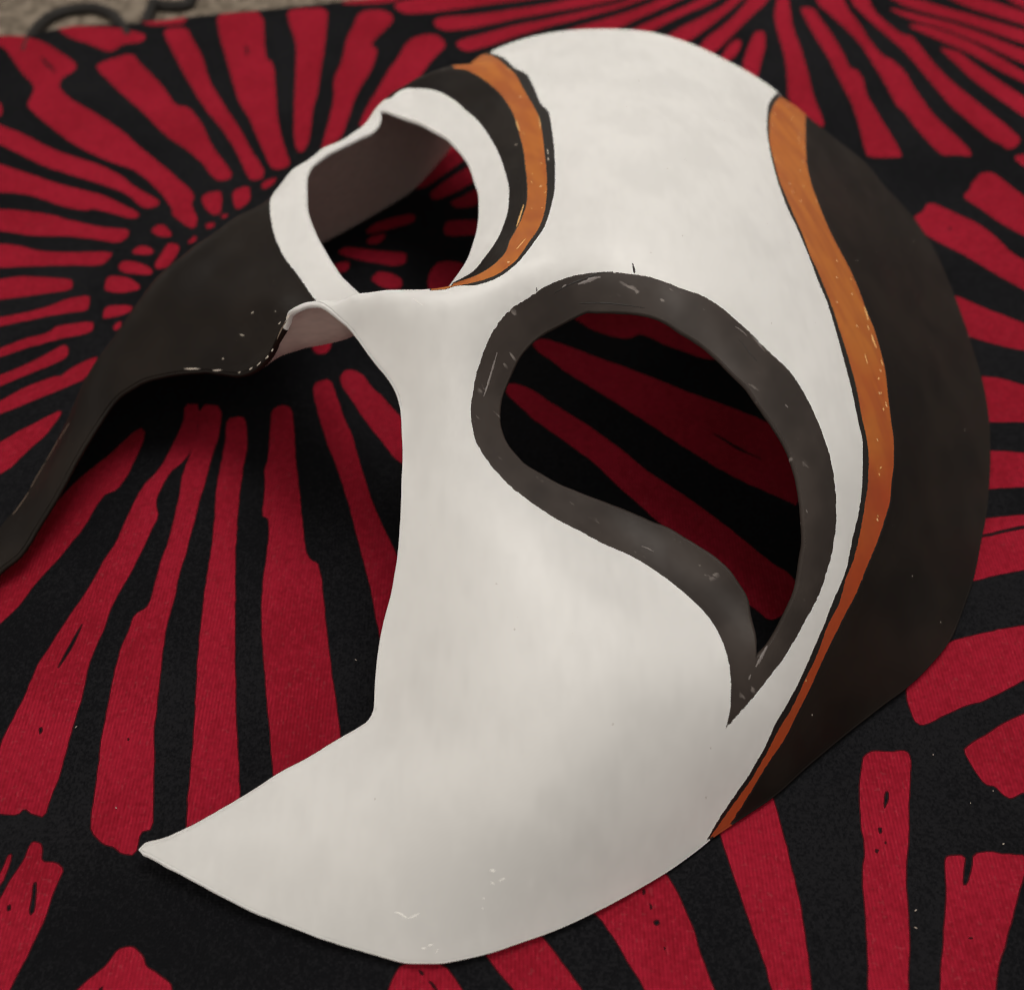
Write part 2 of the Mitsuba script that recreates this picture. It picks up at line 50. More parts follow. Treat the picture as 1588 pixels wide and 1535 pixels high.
outline=[[-.00964,.19494],[-.00774,.19659],[-.00581,.19819],[-.00384,.19974],[-.00184,.20124],[.00018,.20271],[.00223,.20412],[.00431,.20552],[.00644,.20686],[.00861,.20809],[.01084,.2092],[.01311,.21024],[.01543,.21122],[.01779,.21211],[.02016,.21289],[.02255,.21357],[.02497,.2142],[.02742,.21477],[.02988,.21525],[.03235,.21563],[.03482,.21596],[.0373,.21628],[.0398,.21655],[.04229,.21679],[.04479,.21696],[.04729,.21706],[.04979,.21711],[.0523,.21716],[.05481,.21719],[.0573,.21721],[.05978,.21719],[.06226,.2169],[.06472,.21639],[.06717,.21574],[.06959,.21506],[.07198,.2144],[.07436,.21362],[.07672,.21276],[.07906,.21183],[.08137,.21086],[.08365,.20985],[.08589,.20877],[.08809,.20759],[.09027,.20634],[.09244,.20508],[.09463,.20386],[.09685,.20271],[.09911,.20165],[.1014,.20063],[.10369,.19961],[.10596,.19857],[.1082,.19747],[.11043,.19632],[.11263,.19511],[.11475,.19379],[.11692,.19238],[.11878,.19076],[.1199,.18853],[.12152,.18685],[.12378,.18558],[.12597,.18426],[.12813,.18293],[.12994,.18129],[.13147,.17935],[.13353,.17818],[.13591,.17725],[.13837,.17639],[.14071,.17541],[.14298,.17437],[.14525,.17331],[.1475,.1722],[.14971,.17105],[.15191,.16983],[.15412,.16857],[.15627,.16724],[.15829,.16579],[.16008,.16417],[.16167,.16229],[.16314,.16023],[.1646,.15814],[.16615,.15615],[.16783,.15431],[.1696,.15254],[.17139,.15078],[.17317,.14902],[.17488,.1472],[.1765,.1453],[.17809,.14335],[.1796,.14135],[.18098,.13928],[.18233,.13716],[.18366,.13498],[.1849,.13275],[.18597,.13049],[.1868,.12818],[.18743,.12584],[.18801,.12345],[.18853,.12102],[.18901,.11855],[.18944,.11606],[.18982,.11355],[.19017,.11104],[.19048,.10853],[.19075,.10603],[.19099,.10355],[.19122,.10106],[.19145,.09857],[.19167,.09608],[.19187,.09358],[.19204,.09108],[.19217,.08858],[.19226,.08608],[.1923,.08358],[.19229,.08108],[.19226,.07858],[.19221,.07607],[.19214,.07357],[.19205,.07107],[.19195,.06857],[.19184,.06607],[.19172,.06357],[.19159,.06108],[.19144,.05859],[.19124,.0561],[.19097,.05361],[.19066,.05113],[.19032,.04864],[.18993,.04616],[.18952,.04369],[.1891,.04122],[.18866,.03876],[.18822,.0363],[.18773,.03385],[.18719,.03141],[.1866,.02898],[.18598,.02655],[.18533,.02413],[.18468,.02172],[.18402,.0193],[.18335,.0169],[.18265,.01449],[.18193,.0121],[.1812,.0097],[.18045,.00732],[.17968,.00493],[.17891,.00256],[.17812,.00018],[.17732,-.00219],[.17649,-.00455],[.17565,-.00691],[.17478,-.00925],[.17387,-.01158],[.17292,-.01389],[.17191,-.01618],[.17088,-.01846],[.16987,-.02075],[.16888,-.02305],[.16791,-.02536],[.16695,-.02767],[.16599,-.02998],[.16501,-.03228],[.164,-.03457],[.16297,-.03684],[.16188,-.03909],[.16074,-.04131],[.15955,-.04351],[.15833,-.0457],[.15708,-.04787],[.15583,-.05003],[.15457,-.0522],[.15333,-.05439],[.15206,-.05657],[.15076,-.05871],[.1494,-.06081],[.14796,-.06282],[.14642,-.06475],[.14477,-.06662],[.14303,-.06844],[.14124,-.07022],[.13943,-.07196],[.13762,-.07368],[.13578,-.07537],[.1339,-.07703],[.13198,-.07865],[.13004,-.08022],[.12806,-.08173],[.12602,-.08318],[.12396,-.0846],[.12189,-.08601],[.11985,-.08746],[.11782,-.08892],[.11579,-.09039],[.11377,-.09186],[.11176,-.09334],[.10974,-.09483],[.10774,-.09632],[.10573,-.09782],[.10374,-.09932],[.10174,-.10083],[.09975,-.10235],[.09777,-.10387],[.09579,-.1054],[.09382,-.10694],[.09185,-.10849],[.08992,-.11008],[.088,-.11169],[.08609,-.11331],[.08417,-.11492],[.08222,-.11649],[.08023,-.11799],[.07819,-.11941],[.07609,-.12077],[.07396,-.12208],[.07182,-.12339],[.06969,-.12471],[.06757,-.12603],[.06543,-.12734],[.0633,-.12866],[.06119,-.13],[.05912,-.13139],[.05711,-.13288],[.05511,-.13438],[.05307,-.13583],[.05101,-.13725],[.04893,-.13865],[.04684,-.14001],[.04472,-.14133],[.04256,-.1426],[.04039,-.14384],[.0382,-.14505],[.036,-.14624],[.0338,-.14743],[.03158,-.14859],[.02935,-.14973],[.02711,-.15085],[.02486,-.15193],[.0226,-.153],[.02033,-.15405],[.01804,-.15507],[.01574,-.15605],[.01342,-.15698],[.01108,-.15785],[.00872,-.15868],[.00635,-.15947],[.00397,-.16024],[.00158,-.16101],[-.0008,-.16178],[-.00318,-.16255],[-.00558,-.16326],[-.008,-.16388],[-.01043,-.16446],[-.01288,-.16498],[-.01534,-.16544],[-.01781,-.16591],[-.02029,-.16613],[-.02279,-.16613],[-.0253,-.16613],[-.02779,-.16612],[-.03025,-.16585],[-.0327,-.1653],[-.03514,-.16463],[-.03757,-.16397],[-.04001,-.16339],[-.04244,-.16278],[-.04486,-.16215],[-.04727,-.1615],[-.04968,-.16081],[-.05207,-.1601],[-.05446,-.15935],[-.05684,-.15858],[-.0592,-.15776],[-.06155,-.1569],[-.0639,-.15604],[-.06625,-.15518],[-.06861,-.15437],[-.07099,-.15357],[-.07332,-.15269],[-.07563,-.15171],[-.07791,-.15069],[-.08019,-.14966],[-.08245,-.14859],[-.08471,-.14751],[-.08696,-.14643],[-.08922,-.14535],[-.09148,-.14429],[-.09375,-.14323],[-.09602,-.14218],[-.09829,-.14113],[-.10055,-.14006],[-.10279,-.13889],[-.10504,-.13779],[-.10751,-.13699],[-.10824,-.13627],[-.10565,-.1356],[-.10318,-.13515],[-.10079,-.13444],[-.09844,-.13355],[-.09615,-.13256],[-.09393,-.13143],[-.09175,-.13019],[-.08958,-.12893],[-.0874,-.12769],[-.08524,-.12644],[-.08308,-.12518],[-.08093,-.1239],[-.07878,-.12262],[-.07664,-.12133],[-.0745,-.12002],[-.07239,-.11867],[-.07021,-.11747],[-.06794,-.11646],[-.0656,-.11554],[-.06326,-.11464],[-.06095,-.11366],[-.05872,-.11254],[-.05653,-.11134],[-.05435,-.1101],[-.05216,-.1089],[-.04993,-.10776],[-.04769,-.10664],[-.04544,-.10543],[-.04325,-.10411],[-.04172,-.10229],[-.0408,-.09988],[-.04077,-.09743],[-.04076,-.0949],[-.04071,-.09239],[-.04049,-.08989],[-.04025,-.0874],[-.03995,-.08492],[-.03959,-.08244],[-.03913,-.07998],[-.03856,-.07755],[-.03787,-.07515],[-.03703,-.07279],[-.03629,-.0704],[-.03566,-.06798],[-.03513,-.06553],[-.03469,-.06307],[-.03432,-.0606],[-.03405,-.05811],[-.03384,-.05562],[-.03369,-.05312],[-.03356,-.05062],[-.03345,-.04812],[-.0334,-.04562],[-.03346,-.04312],[-.03351,-.04062],[-.03343,-.03812],[-.03331,-.03562],[-.03328,-.03312],[-.03338,-.03062],[-.03354,-.02813],[-.03371,-.02563],[-.03389,-.02313],[-.03416,-.02065],[-.03463,-.01817],[-.03536,-.01578],[-.0365,-.01359],[-.03801,-.01157],[-.03967,-.00972],[-.04146,-.00795],[-.0432,-.00614],[-.04485,-.00426],[-.04646,-.00234],[-.048,-.00032],[-.04967,.00151],[-.05168,.00293],[-.05387,.00419],[-.05604,.00544],[-.05821,.00673],[-.06039,.00795],[-.06285,.00839],[-.0653,.00804],[-.06772,.00758],[-.07005,.00861],[-.07125,.01069],[-.0723,.01311],[-.07416,.01438],[-.07662,.01533],[-.07897,.01638],[-.0812,.01752],[-.08356,.01836],[-.08599,.01893],[-.08846,.01934],[-.09089,.01991],[-.09329,.02062],[-.09567,.02143],[-.09801,.02229],[-.10029,.02331],[-.10254,.02441],[-.10482,.02547],[-.10714,.02642],[-.10949,.0274],[-.11188,.02812],[-.11432,.02836],[-.11682,.02849],[-.11934,.02856],[-.12184,.02856],[-.12434,.0284],[-.12683,.02815],[-.12932,.02791],[-.13184,.02771],[-.13433,.02745],[-.13671,.02693],[-.13901,.02587],[-.14128,.02474],[-.14356,.02358],[-.1454,.02213],[-.14695,.02029],[-.14833,.01818],[-.14961,.01591],[-.15082,.01361],[-.15202,.01137],[-.15318,.00917],[-.15427,.00692],[-.15533,.00465],[-.15637,.00237],[-.15742,9e-05],[-.15844,-.00219],[-.15943,-.00449],[-.16042,-.00679],[-.16142,-.00908],[-.16246,-.01135],[-.16355,-.0136],[-.16471,-.01582],[-.16589,-.01802],[-.16707,-.02023],[-.16821,-.02245],[-.16926,-.02475],[-.17019,-.02715],[-.17114,-.02952],[-.17223,-.03172],[-.17366,-.03358],[-.17563,-.03515],[-.17771,-.03668],[-.17943,-.03844],[-.18092,-.04041],[-.1823,-.0425],[-.18364,-.04464],[-.18499,-.04679],[-.1864,-.04887],[-.18789,-.05087],[-.18941,-.05286],[-.19096,-.05482],[-.19253,-.05677],[-.19706,-.05437],[-.19626,-.05095],[-.19546,-.04753],[-.19465,-.04412],[-.19384,-.0407],[-.19303,-.03728],[-.19222,-.03387],[-.1914,-.03045],[-.19053,-.02705],[-.18965,-.02365],[-.18872,-.02026],[-.18771,-.0169],[-.18655,-.0136],[-.18529,-.01032],[-.18404,-.00702],[-.18286,-.00371],[-.18195,-.00035],[-.18124,.00308],[-.18063,.00654],[-.18006,.01002],[-.17949,.01349],[-.17897,.01696],[-.17848,.02045],[-.17796,.02392],[-.17735,.02737],[-.17658,.03079],[-.17566,.03418],[-.17465,.03754],[-.17352,.04087],[-.17227,.04416],[-.17093,.04739],[-.16946,.05058],[-.16788,.05372],[-.16622,.05682],[-.16451,.05988],[-.16274,.06291],[-.1609,.06589],[-.15901,.06886],[-.15711,.07181],[-.15522,.07478],[-.15337,.07777],[-.15152,.08077],[-.14965,.08375],[-.14774,.08669],[-.14575,.08957],[-.14367,.09237],[-.14149,.09511],[-.13923,.09779],[-.13691,.10044],[-.13455,.10305],[-.13215,.10563],[-.12974,.10819],[-.12732,.11073],[-.12486,.11323],[-.12237,.1157],[-.11985,.11814],[-.11731,.12057],[-.11476,.12299],[-.11221,.1254],[-.10967,.12783],[-.10715,.13027],[-.10463,.13272],[-.10211,.13516],[-.0996,.13761],[-.09707,.14005],[-.09455,.14249],[-.09202,.14492],[-.08948,.14734],[-.08693,.14975],[-.08435,.15214],[-.08177,.15452],[-.07918,.15689],[-.0766,.15927],[-.07403,.16166],[-.07148,.16408],[-.06895,.16651],[-.06641,.16894],[-.0639,.1714],[-.06144,.17391],[-.05907,.17648],[-.05671,.1791],[-.05438,.18176],[-.05212,.18448],[-.05,.18727],[-.04806,.19015],[-.04636,.19318],[-.04482,.19634],[-.04333,.19954],[-.04177,.20271],[-.04008,.20579],[-.03834,.20887],[-.03652,.2119],[-.03456,.2148],[-.03243,.21756],[-.03008,.22037],[-.02745,.2227],[-.024,.22417],[-.02241,.2227],[-.02207,.21904],[-.02183,.21552],[-.02134,.21212],[-.02033,.2088],[-.01889,.20555],[-.01712,.20238]]
eye_right=[[.00122,-.00723],[.0023,-.00549],[.0035,-.00386],[.0048,-.00235],[.00619,-.00097],[.00768,.00031],[.00933,.00147],[.01106,.00247],[.01286,.0033],[.01472,.00407],[.01653,.0049],[.01834,.00576],[.02015,.00658],[.022,.00739],[.02389,.00805],[.02584,.00804],[.02784,.00794],[.02985,.00781],[.03184,.00765],[.03382,.00741],[.0358,.00713],[.03777,.0068],[.03974,.00642],[.04168,.00596],[.04357,.0054],[.04544,.00466],[.04725,.00379],[.04895,.0028],[.05056,.00161],[.05216,.0004],[.05384,-.00068],[.05557,-.00169],[.05729,-.00269],[.05895,-.00378],[.06056,-.00496],[.06214,-.0062],[.06366,-.0075],[.0651,-.00885],[.06647,-.01031],[.06781,-.01179],[.0692,-.01323],[.07069,-.01457],[.07219,-.0159],[.0735,-.01736],[.07459,-.01902],[.07561,-.02076],[.07671,-.02243],[.07792,-.02401],[.07913,-.0256],[.08031,-.02721],[.08144,-.02885],[.08257,-.03051],[.08366,-.0322],[.08459,-.03394],[.08539,-.03576],[.0861,-.03764],[.08668,-.03956],[.08712,-.04149],[.0875,-.04345],[.0878,-.04543],[.08803,-.04741],[.08824,-.0494],[.08839,-.05139],[.08842,-.05338],[.08844,-.05538],[.08844,-.05738],[.08844,-.05936],[.08819,-.06132],[.08767,-.06327],[.08717,-.06522],[.08681,-.06719],[.08644,-.06916],[.08597,-.07108],[.08528,-.07294],[.0844,-.07475],[.08344,-.07649],[.08236,-.07817],[.08128,-.07985],[.08026,-.08157],[.07921,-.08327],[.07804,-.08487],[.07675,-.0864],[.07537,-.08784],[.07349,-.08949],[.07212,-.09061],[.07211,-.08978],[.07217,-.08738],[.0722,-.08499],[.07202,-.08301],[.07167,-.08104],[.07135,-.07907],[.07117,-.07706],[.07104,-.07504],[.07083,-.0731],[.07008,-.07131],[.06894,-.06959],[.06795,-.06785],[.06691,-.06614],[.06572,-.06457],[.06434,-.06312],[.06288,-.06175],[.06138,-.06044],[.05983,-.05918],[.05824,-.05797],[.05661,-.05682],[.05494,-.05573],[.05327,-.05463],[.05167,-.05343],[.0501,-.05218],[.04847,-.05105],[.04669,-.0502],[.04482,-.04947],[.043,-.04863],[.04123,-.0477],[.03946,-.04677],[.03765,-.04598],[.03578,-.04529],[.03389,-.04466],[.03197,-.04408],[.03004,-.04354],[.02812,-.04303],[.02618,-.04257],[.02423,-.04214],[.02228,-.0417],[.02034,-.04125],[.01839,-.04079],[.01646,-.0403],[.01455,-.03974],[.01267,-.03908],[.0108,-.03837],[.00894,-.03766],[.00702,-.03703],[.00511,-.03637],[.00338,-.03551],[.00185,-.03421],[.00032,-.0329],[-.00113,-.03153],[-.00226,-.02989],[-.00313,-.02807],[-.00369,-.02617],[-.004,-.02418],[-.00396,-.02219],[-.00383,-.0202],[-.00351,-.01825],[-.00292,-.01633],[-.0022,-.01444],[-.00148,-.01259],[-.00067,-.01077],[.00023,-.00898]]
eye_left=[[-.05549,.14953],[-.05328,.14946],[-.0512,.14888],[-.0492,.14787],[-.04724,.14686],[-.04532,.14575],[-.04348,.14455],[-.04168,.14327],[-.03994,.14189],[-.03829,.14043],[-.03676,.13889],[-.03531,.13724],[-.03392,.13551],[-.03256,.13375],[-.03122,.132],[-.02985,.13026],[-.02848,.12852],[-.02715,.12675],[-.02589,.12494],[-.02475,.12308],[-.02373,.12115],[-.02279,.11916],[-.0219,.11713],[-.02105,.11509],[-.02021,.11304],[-.01936,.11101],[-.0185,.10896],[-.01768,.10691],[-.01693,.10484],[-.01629,.10274],[-.01576,.10062],[-.0153,.09847],[-.01489,.0963],[-.0145,.09412],[-.01412,.09195],[-.01372,.08978],[-.01327,.08761],[-.01283,.08544],[-.01244,.08327],[-.01215,.08109],[-.01201,.0789],[-.01194,.0767],[-.01188,.0745],[-.01184,.07229],[-.01181,.07009],[-.0118,.06788],[-.01184,.06568],[-.01193,.06347],[-.01205,.06127],[-.0122,.05907],[-.01238,.05688],[-.01269,.05471],[-.01309,.05253],[-.01351,.05036],[-.0139,.04819],[-.0143,.04602],[-.01476,.04386],[-.01532,.04175],[-.01604,.03966],[-.01688,.03761],[-.01776,.0356],[-.01873,.03362],[-.01979,.03167],[-.02089,.02974],[-.02203,.02764],[-.02328,.02573],[-.02475,.02447],[-.02668,.02363],[-.02893,.023],[-.03118,.02275],[-.03335,.02296],[-.03555,.02352],[-.03768,.02427],[-.03964,.02509],[-.04147,.02616],[-.04323,.02753],[-.0449,.02909],[-.04649,.03072],[-.04799,.03233],[-.0494,.03398],[-.05073,.03572],[-.05201,.03753],[-.05325,.03937],[-.05447,.04123],[-.05571,.04308],[-.05697,.04489],[-.05826,.04668],[-.05955,.04848],[-.06081,.05029],[-.06201,.05213],[-.06313,.05401],[-.06419,.05593],[-.0652,.05789],[-.06618,.05987],[-.06714,.06186],[-.06808,.06386],[-.06903,.06585],[-.06999,.06784],[-.07094,.06983],[-.07187,.07183],[-.07276,.07384],[-.07362,.07586],[-.07446,.0779],[-.07527,.07995],[-.07604,.08202],[-.07678,.08409],[-.0775,.08618],[-.07821,.08828],[-.07885,.09039],[-.07937,.09252],[-.07975,.09468],[-.08008,.09686],[-.08035,.09906],[-.08059,.10125],[-.08084,.10344],[-.08109,.10564],[-.0813,.10784],[-.08143,.11004],[-.08143,.11223],[-.08112,.11447],[-.0806,.11662],[-.07986,.11857],[-.07852,.12037],[-.07698,.12204],[-.07543,.12358],[-.07376,.12503],[-.07205,.12645],[-.07037,.12787],[-.06868,.12929],[-.06698,.13068],[-.06526,.13206],[-.06352,.13342],[-.0616,.13468],[-.05959,.13589],[-.05786,.1372],[-.05671,.13879],[-.05575,.14077],[-.05501,.14299],[-.0547,.1452],[-.05489,.14735]]
grey_border=[[.0013,.00563],[.00196,.00614],[.00262,.00665],[.0033,.00714],[.00398,.00762],[.00466,.0081],[.00535,.00857],[.00604,.00904],[.00674,.0095],[.00744,.00995],[.00814,.0104],[.00884,.01085],[.00954,.01129],[.01025,.01172],[.01097,.01214],[.01169,.01255],[.01241,.01296],[.01315,.01335],[.01389,.01372],[.01464,.01408],[.01539,.01443],[.01616,.01477],[.01694,.0151],[.01772,.01542],[.01851,.01572],[.01931,.01601],[.02011,.01629],[.02092,.01655],[.02174,.0168],[.02255,.01702],[.02337,.01723],[.02419,.01742],[.02501,.01759],[.02583,.01774],[.02665,.01786],[.02747,.01797],[.02829,.01804],[.02911,.0181],[.02993,.01813],[.03075,.01815],[.03157,.01814],[.03239,.01812],[.03321,.01808],[.03403,.01803],[.03485,.01796],[.03566,.01788],[.03648,.0178],[.03729,.0177],[.03811,.01759],[.03892,.01748],[.03973,.01736],[.04053,.01723],[.04134,.01709],[.04214,.01694],[.04293,.01679],[.04372,.01662],[.04451,.01644],[.04529,.01624],[.04605,.01603],[.04682,.0158],[.04757,.01555],[.04832,.01529],[.04907,.01501],[.04981,.01474],[.05055,.01446],[.05129,.01419],[.05204,.01393],[.05279,.01369],[.05355,.01346],[.05432,.01326],[.05508,.01308],[.05586,.01291],[.05663,.01275],[.05741,.0126],[.05818,.01245],[.05894,.01228],[.05969,.01209],[.06044,.01189],[.06117,.01165],[.06189,.01139],[.06259,.0111],[.06328,.01079],[.06397,.01045],[.06464,.01009],[.06531,.00972],[.06596,.00933],[.06662,.00894],[.06726,.00854],[.06791,.00814],[.06855,.00774],[.06919,.00733],[.06982,.00693],[.07045,.00652],[.07108,.00611],[.07171,.00569],[.07233,.00528],[.07294,.00485],[.07355,.00442],[.07415,.00399],[.07475,.00354],[.07534,.00309],[.07592,.00263],[.0765,.00216],[.07707,.00168],[.07763,.0012],[.0782,.00071],[.07876,.00022],[.07932,-.00027],[.07989,-.00077],[.08046,-.00127],[.08104,-.00175],[.08162,-.00223],[.08222,-.00269],[.08282,-.00315],[.08342,-.00359],[.08402,-.00404],[.08462,-.00448],[.08521,-.00494],[.08579,-.0054],[.08635,-.00588],[.08689,-.00639],[.08741,-.00691],[.08791,-.00746],[.08839,-.00803],[.08886,-.00862],[.0893,-.00923],[.08973,-.00986],[.09015,-.01049],[.09055,-.01114],[.09095,-.01179],[.09133,-.01245],[.09171,-.01311],[.09209,-.01377],[.09245,-.01443],[.09281,-.0151],[.09315,-.01577],[.09349,-.01644],[.09382,-.01712],[.09413,-.0178],[.09444,-.01848],[.09474,-.01917],[.09503,-.01986],[.09531,-.02055],[.09559,-.02124],[.09586,-.02193],[.09613,-.02262],[.09639,-.02331],[.09664,-.024],[.0969,-.02469],[.09715,-.02537],[.09739,-.02606],[.09763,-.02674],[.09787,-.02743],[.09809,-.02811],[.09831,-.0288],[.09852,-.02949],[.09872,-.03018],[.09891,-.03088],[.09908,-.03158],[.09924,-.03228],[.09939,-.03299],[.09953,-.0337],[.09966,-.03442],[.09977,-.03513],[.09987,-.03586],[.09995,-.03659],[.10003,-.03732],[.10009,-.03805],[.10014,-.03878],[.10018,-.03952],[.10022,-.04025],[.10024,-.04099],[.10026,-.04173],[.10027,-.04247],[.10028,-.04321],[.10027,-.04394],[.10027,-.04468],[.10025,-.04542],[.10023,-.04615],[.10019,-.04689],[.10015,-.04763],[.1001,-.04836],[.10004,-.0491],[.09997,-.04984],[.09989,-.05058],[.09979,-.05133],[.09968,-.05207],[.09956,-.05282],[.09943,-.05356],[.09929,-.05431],[.09913,-.05506],[.09896,-.05581],[.09878,-.05655],[.09859,-.0573],[.09838,-.05805],[.09816,-.05879],[.09792,-.05954],[.09767,-.06028],[.09741,-.06102],[.09714,-.06175],[.09686,-.06249],[.09658,-.06322],[.09629,-.06394],[.09599,-.06466],[.0957,-.06538],[.0954,-.06609],[.0951,-.06679],[.09481,-.06749],[.09451,-.06818],[.09421,-.06886],[.0939,-.06954],[.09359,-.07022],[.09327,-.07088],[.09294,-.07155],[.09259,-.0722],[.09223,-.07286],[.09186,-.0735],[.09148,-.07415],[.09108,-.07479],[.09068,-.07542],[.09026,-.07606],[.08984,-.07668],[.08942,-.07731],[.089,-.07793],[.08858,-.07855],[.08816,-.07916],[.08775,-.07977],[.08734,-.08037],[.08694,-.08098],[.08653,-.08158],[.08613,-.08218],[.08573,-.08277],[.08532,-.08337],[.08492,-.08396],[.08451,-.08455],[.08409,-.08514],[.08366,-.08572],[.08323,-.08631],[.08279,-.08689],[.08234,-.08747],[.08189,-.08804],[.08142,-.08862],[.08095,-.08919],[.08046,-.08976],[.07997,-.09033],[.07948,-.0909],[.07898,-.09147],[.07847,-.09204],[.07796,-.0926],[.07745,-.09317],[.07694,-.09373],[.07643,-.0943],[.07592,-.09487],[.0754,-.09543],[.07489,-.096],[.07438,-.09657],[.07387,-.09714],[.07335,-.09771],[.07282,-.09828],[.07229,-.09886],[.07175,-.09943],[.0712,-.10001],[.07064,-.10059],[.07006,-.10117],[.06949,-.10176],[.06891,-.10234],[.06832,-.10292],[.06774,-.10349],[.06717,-.10406],[.06656,-.10467],[.06592,-.1053],[.06525,-.10598],[.06455,-.10668],[.06386,-.10739],[.06319,-.10806],[.06263,-.10864],[.06225,-.10902],[.06202,-.10926],[.06196,-.1093],[.06211,-.10901],[.06238,-.10841],[.06274,-.10757],[.063,-.1068],[.06315,-.10618],[.06326,-.10561],[.06336,-.10503],[.06346,-.10444],[.06356,-.10385],[.06365,-.10325],[.06373,-.10264],[.06379,-.10202],[.06385,-.1014],[.0639,-.10078],[.06394,-.10015],[.06397,-.09952],[.06399,-.09888],[.06399,-.09824],[.06398,-.09759],[.06396,-.09694],[.06392,-.09628],[.06387,-.09562],[.06381,-.09495],[.06374,-.09427],[.06366,-.09359],[.06357,-.0929],[.06347,-.0922],[.06335,-.0915],[.06323,-.09079],[.06308,-.09007],[.06293,-.08935],[.06276,-.08863],[.06257,-.0879],[.06237,-.08717],[.06216,-.08644],[.06193,-.08572],[.06168,-.08499],[.06141,-.08427],[.06113,-.08356],[.06083,-.08285],[.06052,-.08215],[.06018,-.08147],[.05983,-.0808],[.05945,-.08014],[.05906,-.0795],[.05865,-.07887],[.05821,-.07826],[.05776,-.07767],[.05729,-.07709],[.05681,-.07652],[.05631,-.07596],[.05581,-.07541],[.05529,-.07487],[.05476,-.07433],[.05423,-.07381],[.05369,-.07328],[.05314,-.07276],[.05259,-.07225],[.05203,-.07174],[.05147,-.07123],[.05091,-.07073],[.05034,-.07023],[.04976,-.06973],[.04918,-.06924],[.0486,-.06876],[.04801,-.06828],[.04741,-.0678],[.04681,-.06733],[.04621,-.06686],[.0456,-.0664],[.04498,-.06594],[.04436,-.06548],[.04374,-.06504],[.04311,-.06459],[.04248,-.06415],[.04184,-.06372],[.0412,-.06329],[.04055,-.06287],[.0399,-.06246],[.03925,-.06205],[.03859,-.06166],[.03792,-.06128],[.03725,-.06092],[.03656,-.06058],[.03587,-.06025],[.03518,-.05995],[.03447,-.05967],[.03376,-.0594],[.03304,-.05915],[.03232,-.05891],[.03159,-.05867],[.03087,-.05844],[.03015,-.0582],[.02943,-.05796],[.02872,-.0577],[.02801,-.05744],[.0273,-.05717],[.0266,-.05689],[.0259,-.05659],[.0252,-.0563],[.0245,-.056],[.02381,-.0557],[.02311,-.0554],[.02242,-.0551],[.02172,-.05481],[.02103,-.05452],[.02033,-.05423],[.01963,-.05395],[.01893,-.05368],[.01822,-.0534],[.01752,-.05313],[.01682,-.05287],[.01611,-.0526],[.01541,-.05234],[.01471,-.05207],[.01402,-.05179],[.01333,-.05151],[.01264,-.05122],[.01196,-.05093],[.01128,-.05062],[.01062,-.0503],[.00996,-.04997],[.0093,-.04962],[.00865,-.04928],[.00801,-.04892],[.00736,-.04856],[.00672,-.04821],[.00608,-.04785],[.00544,-.04749],[.0048,-.04713],[.00417,-.04678],[.00353,-.04642],[.0029,-.04605],[.00228,-.04569],[.00166,-.04531],[.00105,-.04493],[.00045,-.04453],[-.00014,-.04413],[-.00072,-.04371],[-.00129,-.04328],[-.00186,-.04284],[-.00241,-.04239],[-.00296,-.04194],[-.00349,-.04147],[-.00403,-.041],[-.00455,-.04052],[-.00507,-.04003],[-.00558,-.03954],[-.00609,-.03904],[-.00658,-.03853],[-.00707,-.03802],[-.00755,-.03751],[-.00801,-.03698],[-.00846,-.03644],[-.0089,-.0359],[-.00932,-.03534],[-.00971,-.03477],[-.01009,-.03419],[-.01044,-.03359],[-.01076,-.03299],[-.01106,-.03236],[-.01133,-.03173],[-.01157,-.03108],[-.01178,-.03043],[-.01197,-.02976],[-.01212,-.02909],[-.01225,-.02841],[-.01236,-.02772],[-.01244,-.02703],[-.0125,-.02634],[-.01254,-.02564],[-.01256,-.02494],[-.01256,-.02424],[-.01254,-.02354],[-.01251,-.02284],[-.01246,-.02213],[-.01239,-.02142],[-.01231,-.02071],[-.01222,-.02],[-.01212,-.01929],[-.012,-.01857],[-.01187,-.01786],[-.01174,-.01715],[-.01159,-.01644],[-.01143,-.01574],[-.01126,-.01503],[-.01108,-.01434],[-.01089,-.01365],[-.01069,-.01296],[-.01048,-.01228],[-.01026,-.01161],[-.01003,-.01094],[-.00978,-.01028],[-.00952,-.00962],[-.00925,-.00897],[-.00897,-.00832],[-.00868,-.00767],[-.00838,-.00703],[-.00806,-.0064],[-.00774,-.00576],[-.0074,-.00513],[-.00706,-.0045],[-.0067,-.00387],[-.00633,-.00324],[-.00595,-.00261],[-.00556,-.00199],[-.00515,-.00137],[-.00472,-.00074],[-.00428,-.00013],[-.00382,.00049],[-.00333,.0011],[-.00282,.0017],[-.0023,.00229],[-.00175,.00288],[-.00117,.00345],[-.00058,.00401],[3e-05,.00456],[.00066,.0051]]
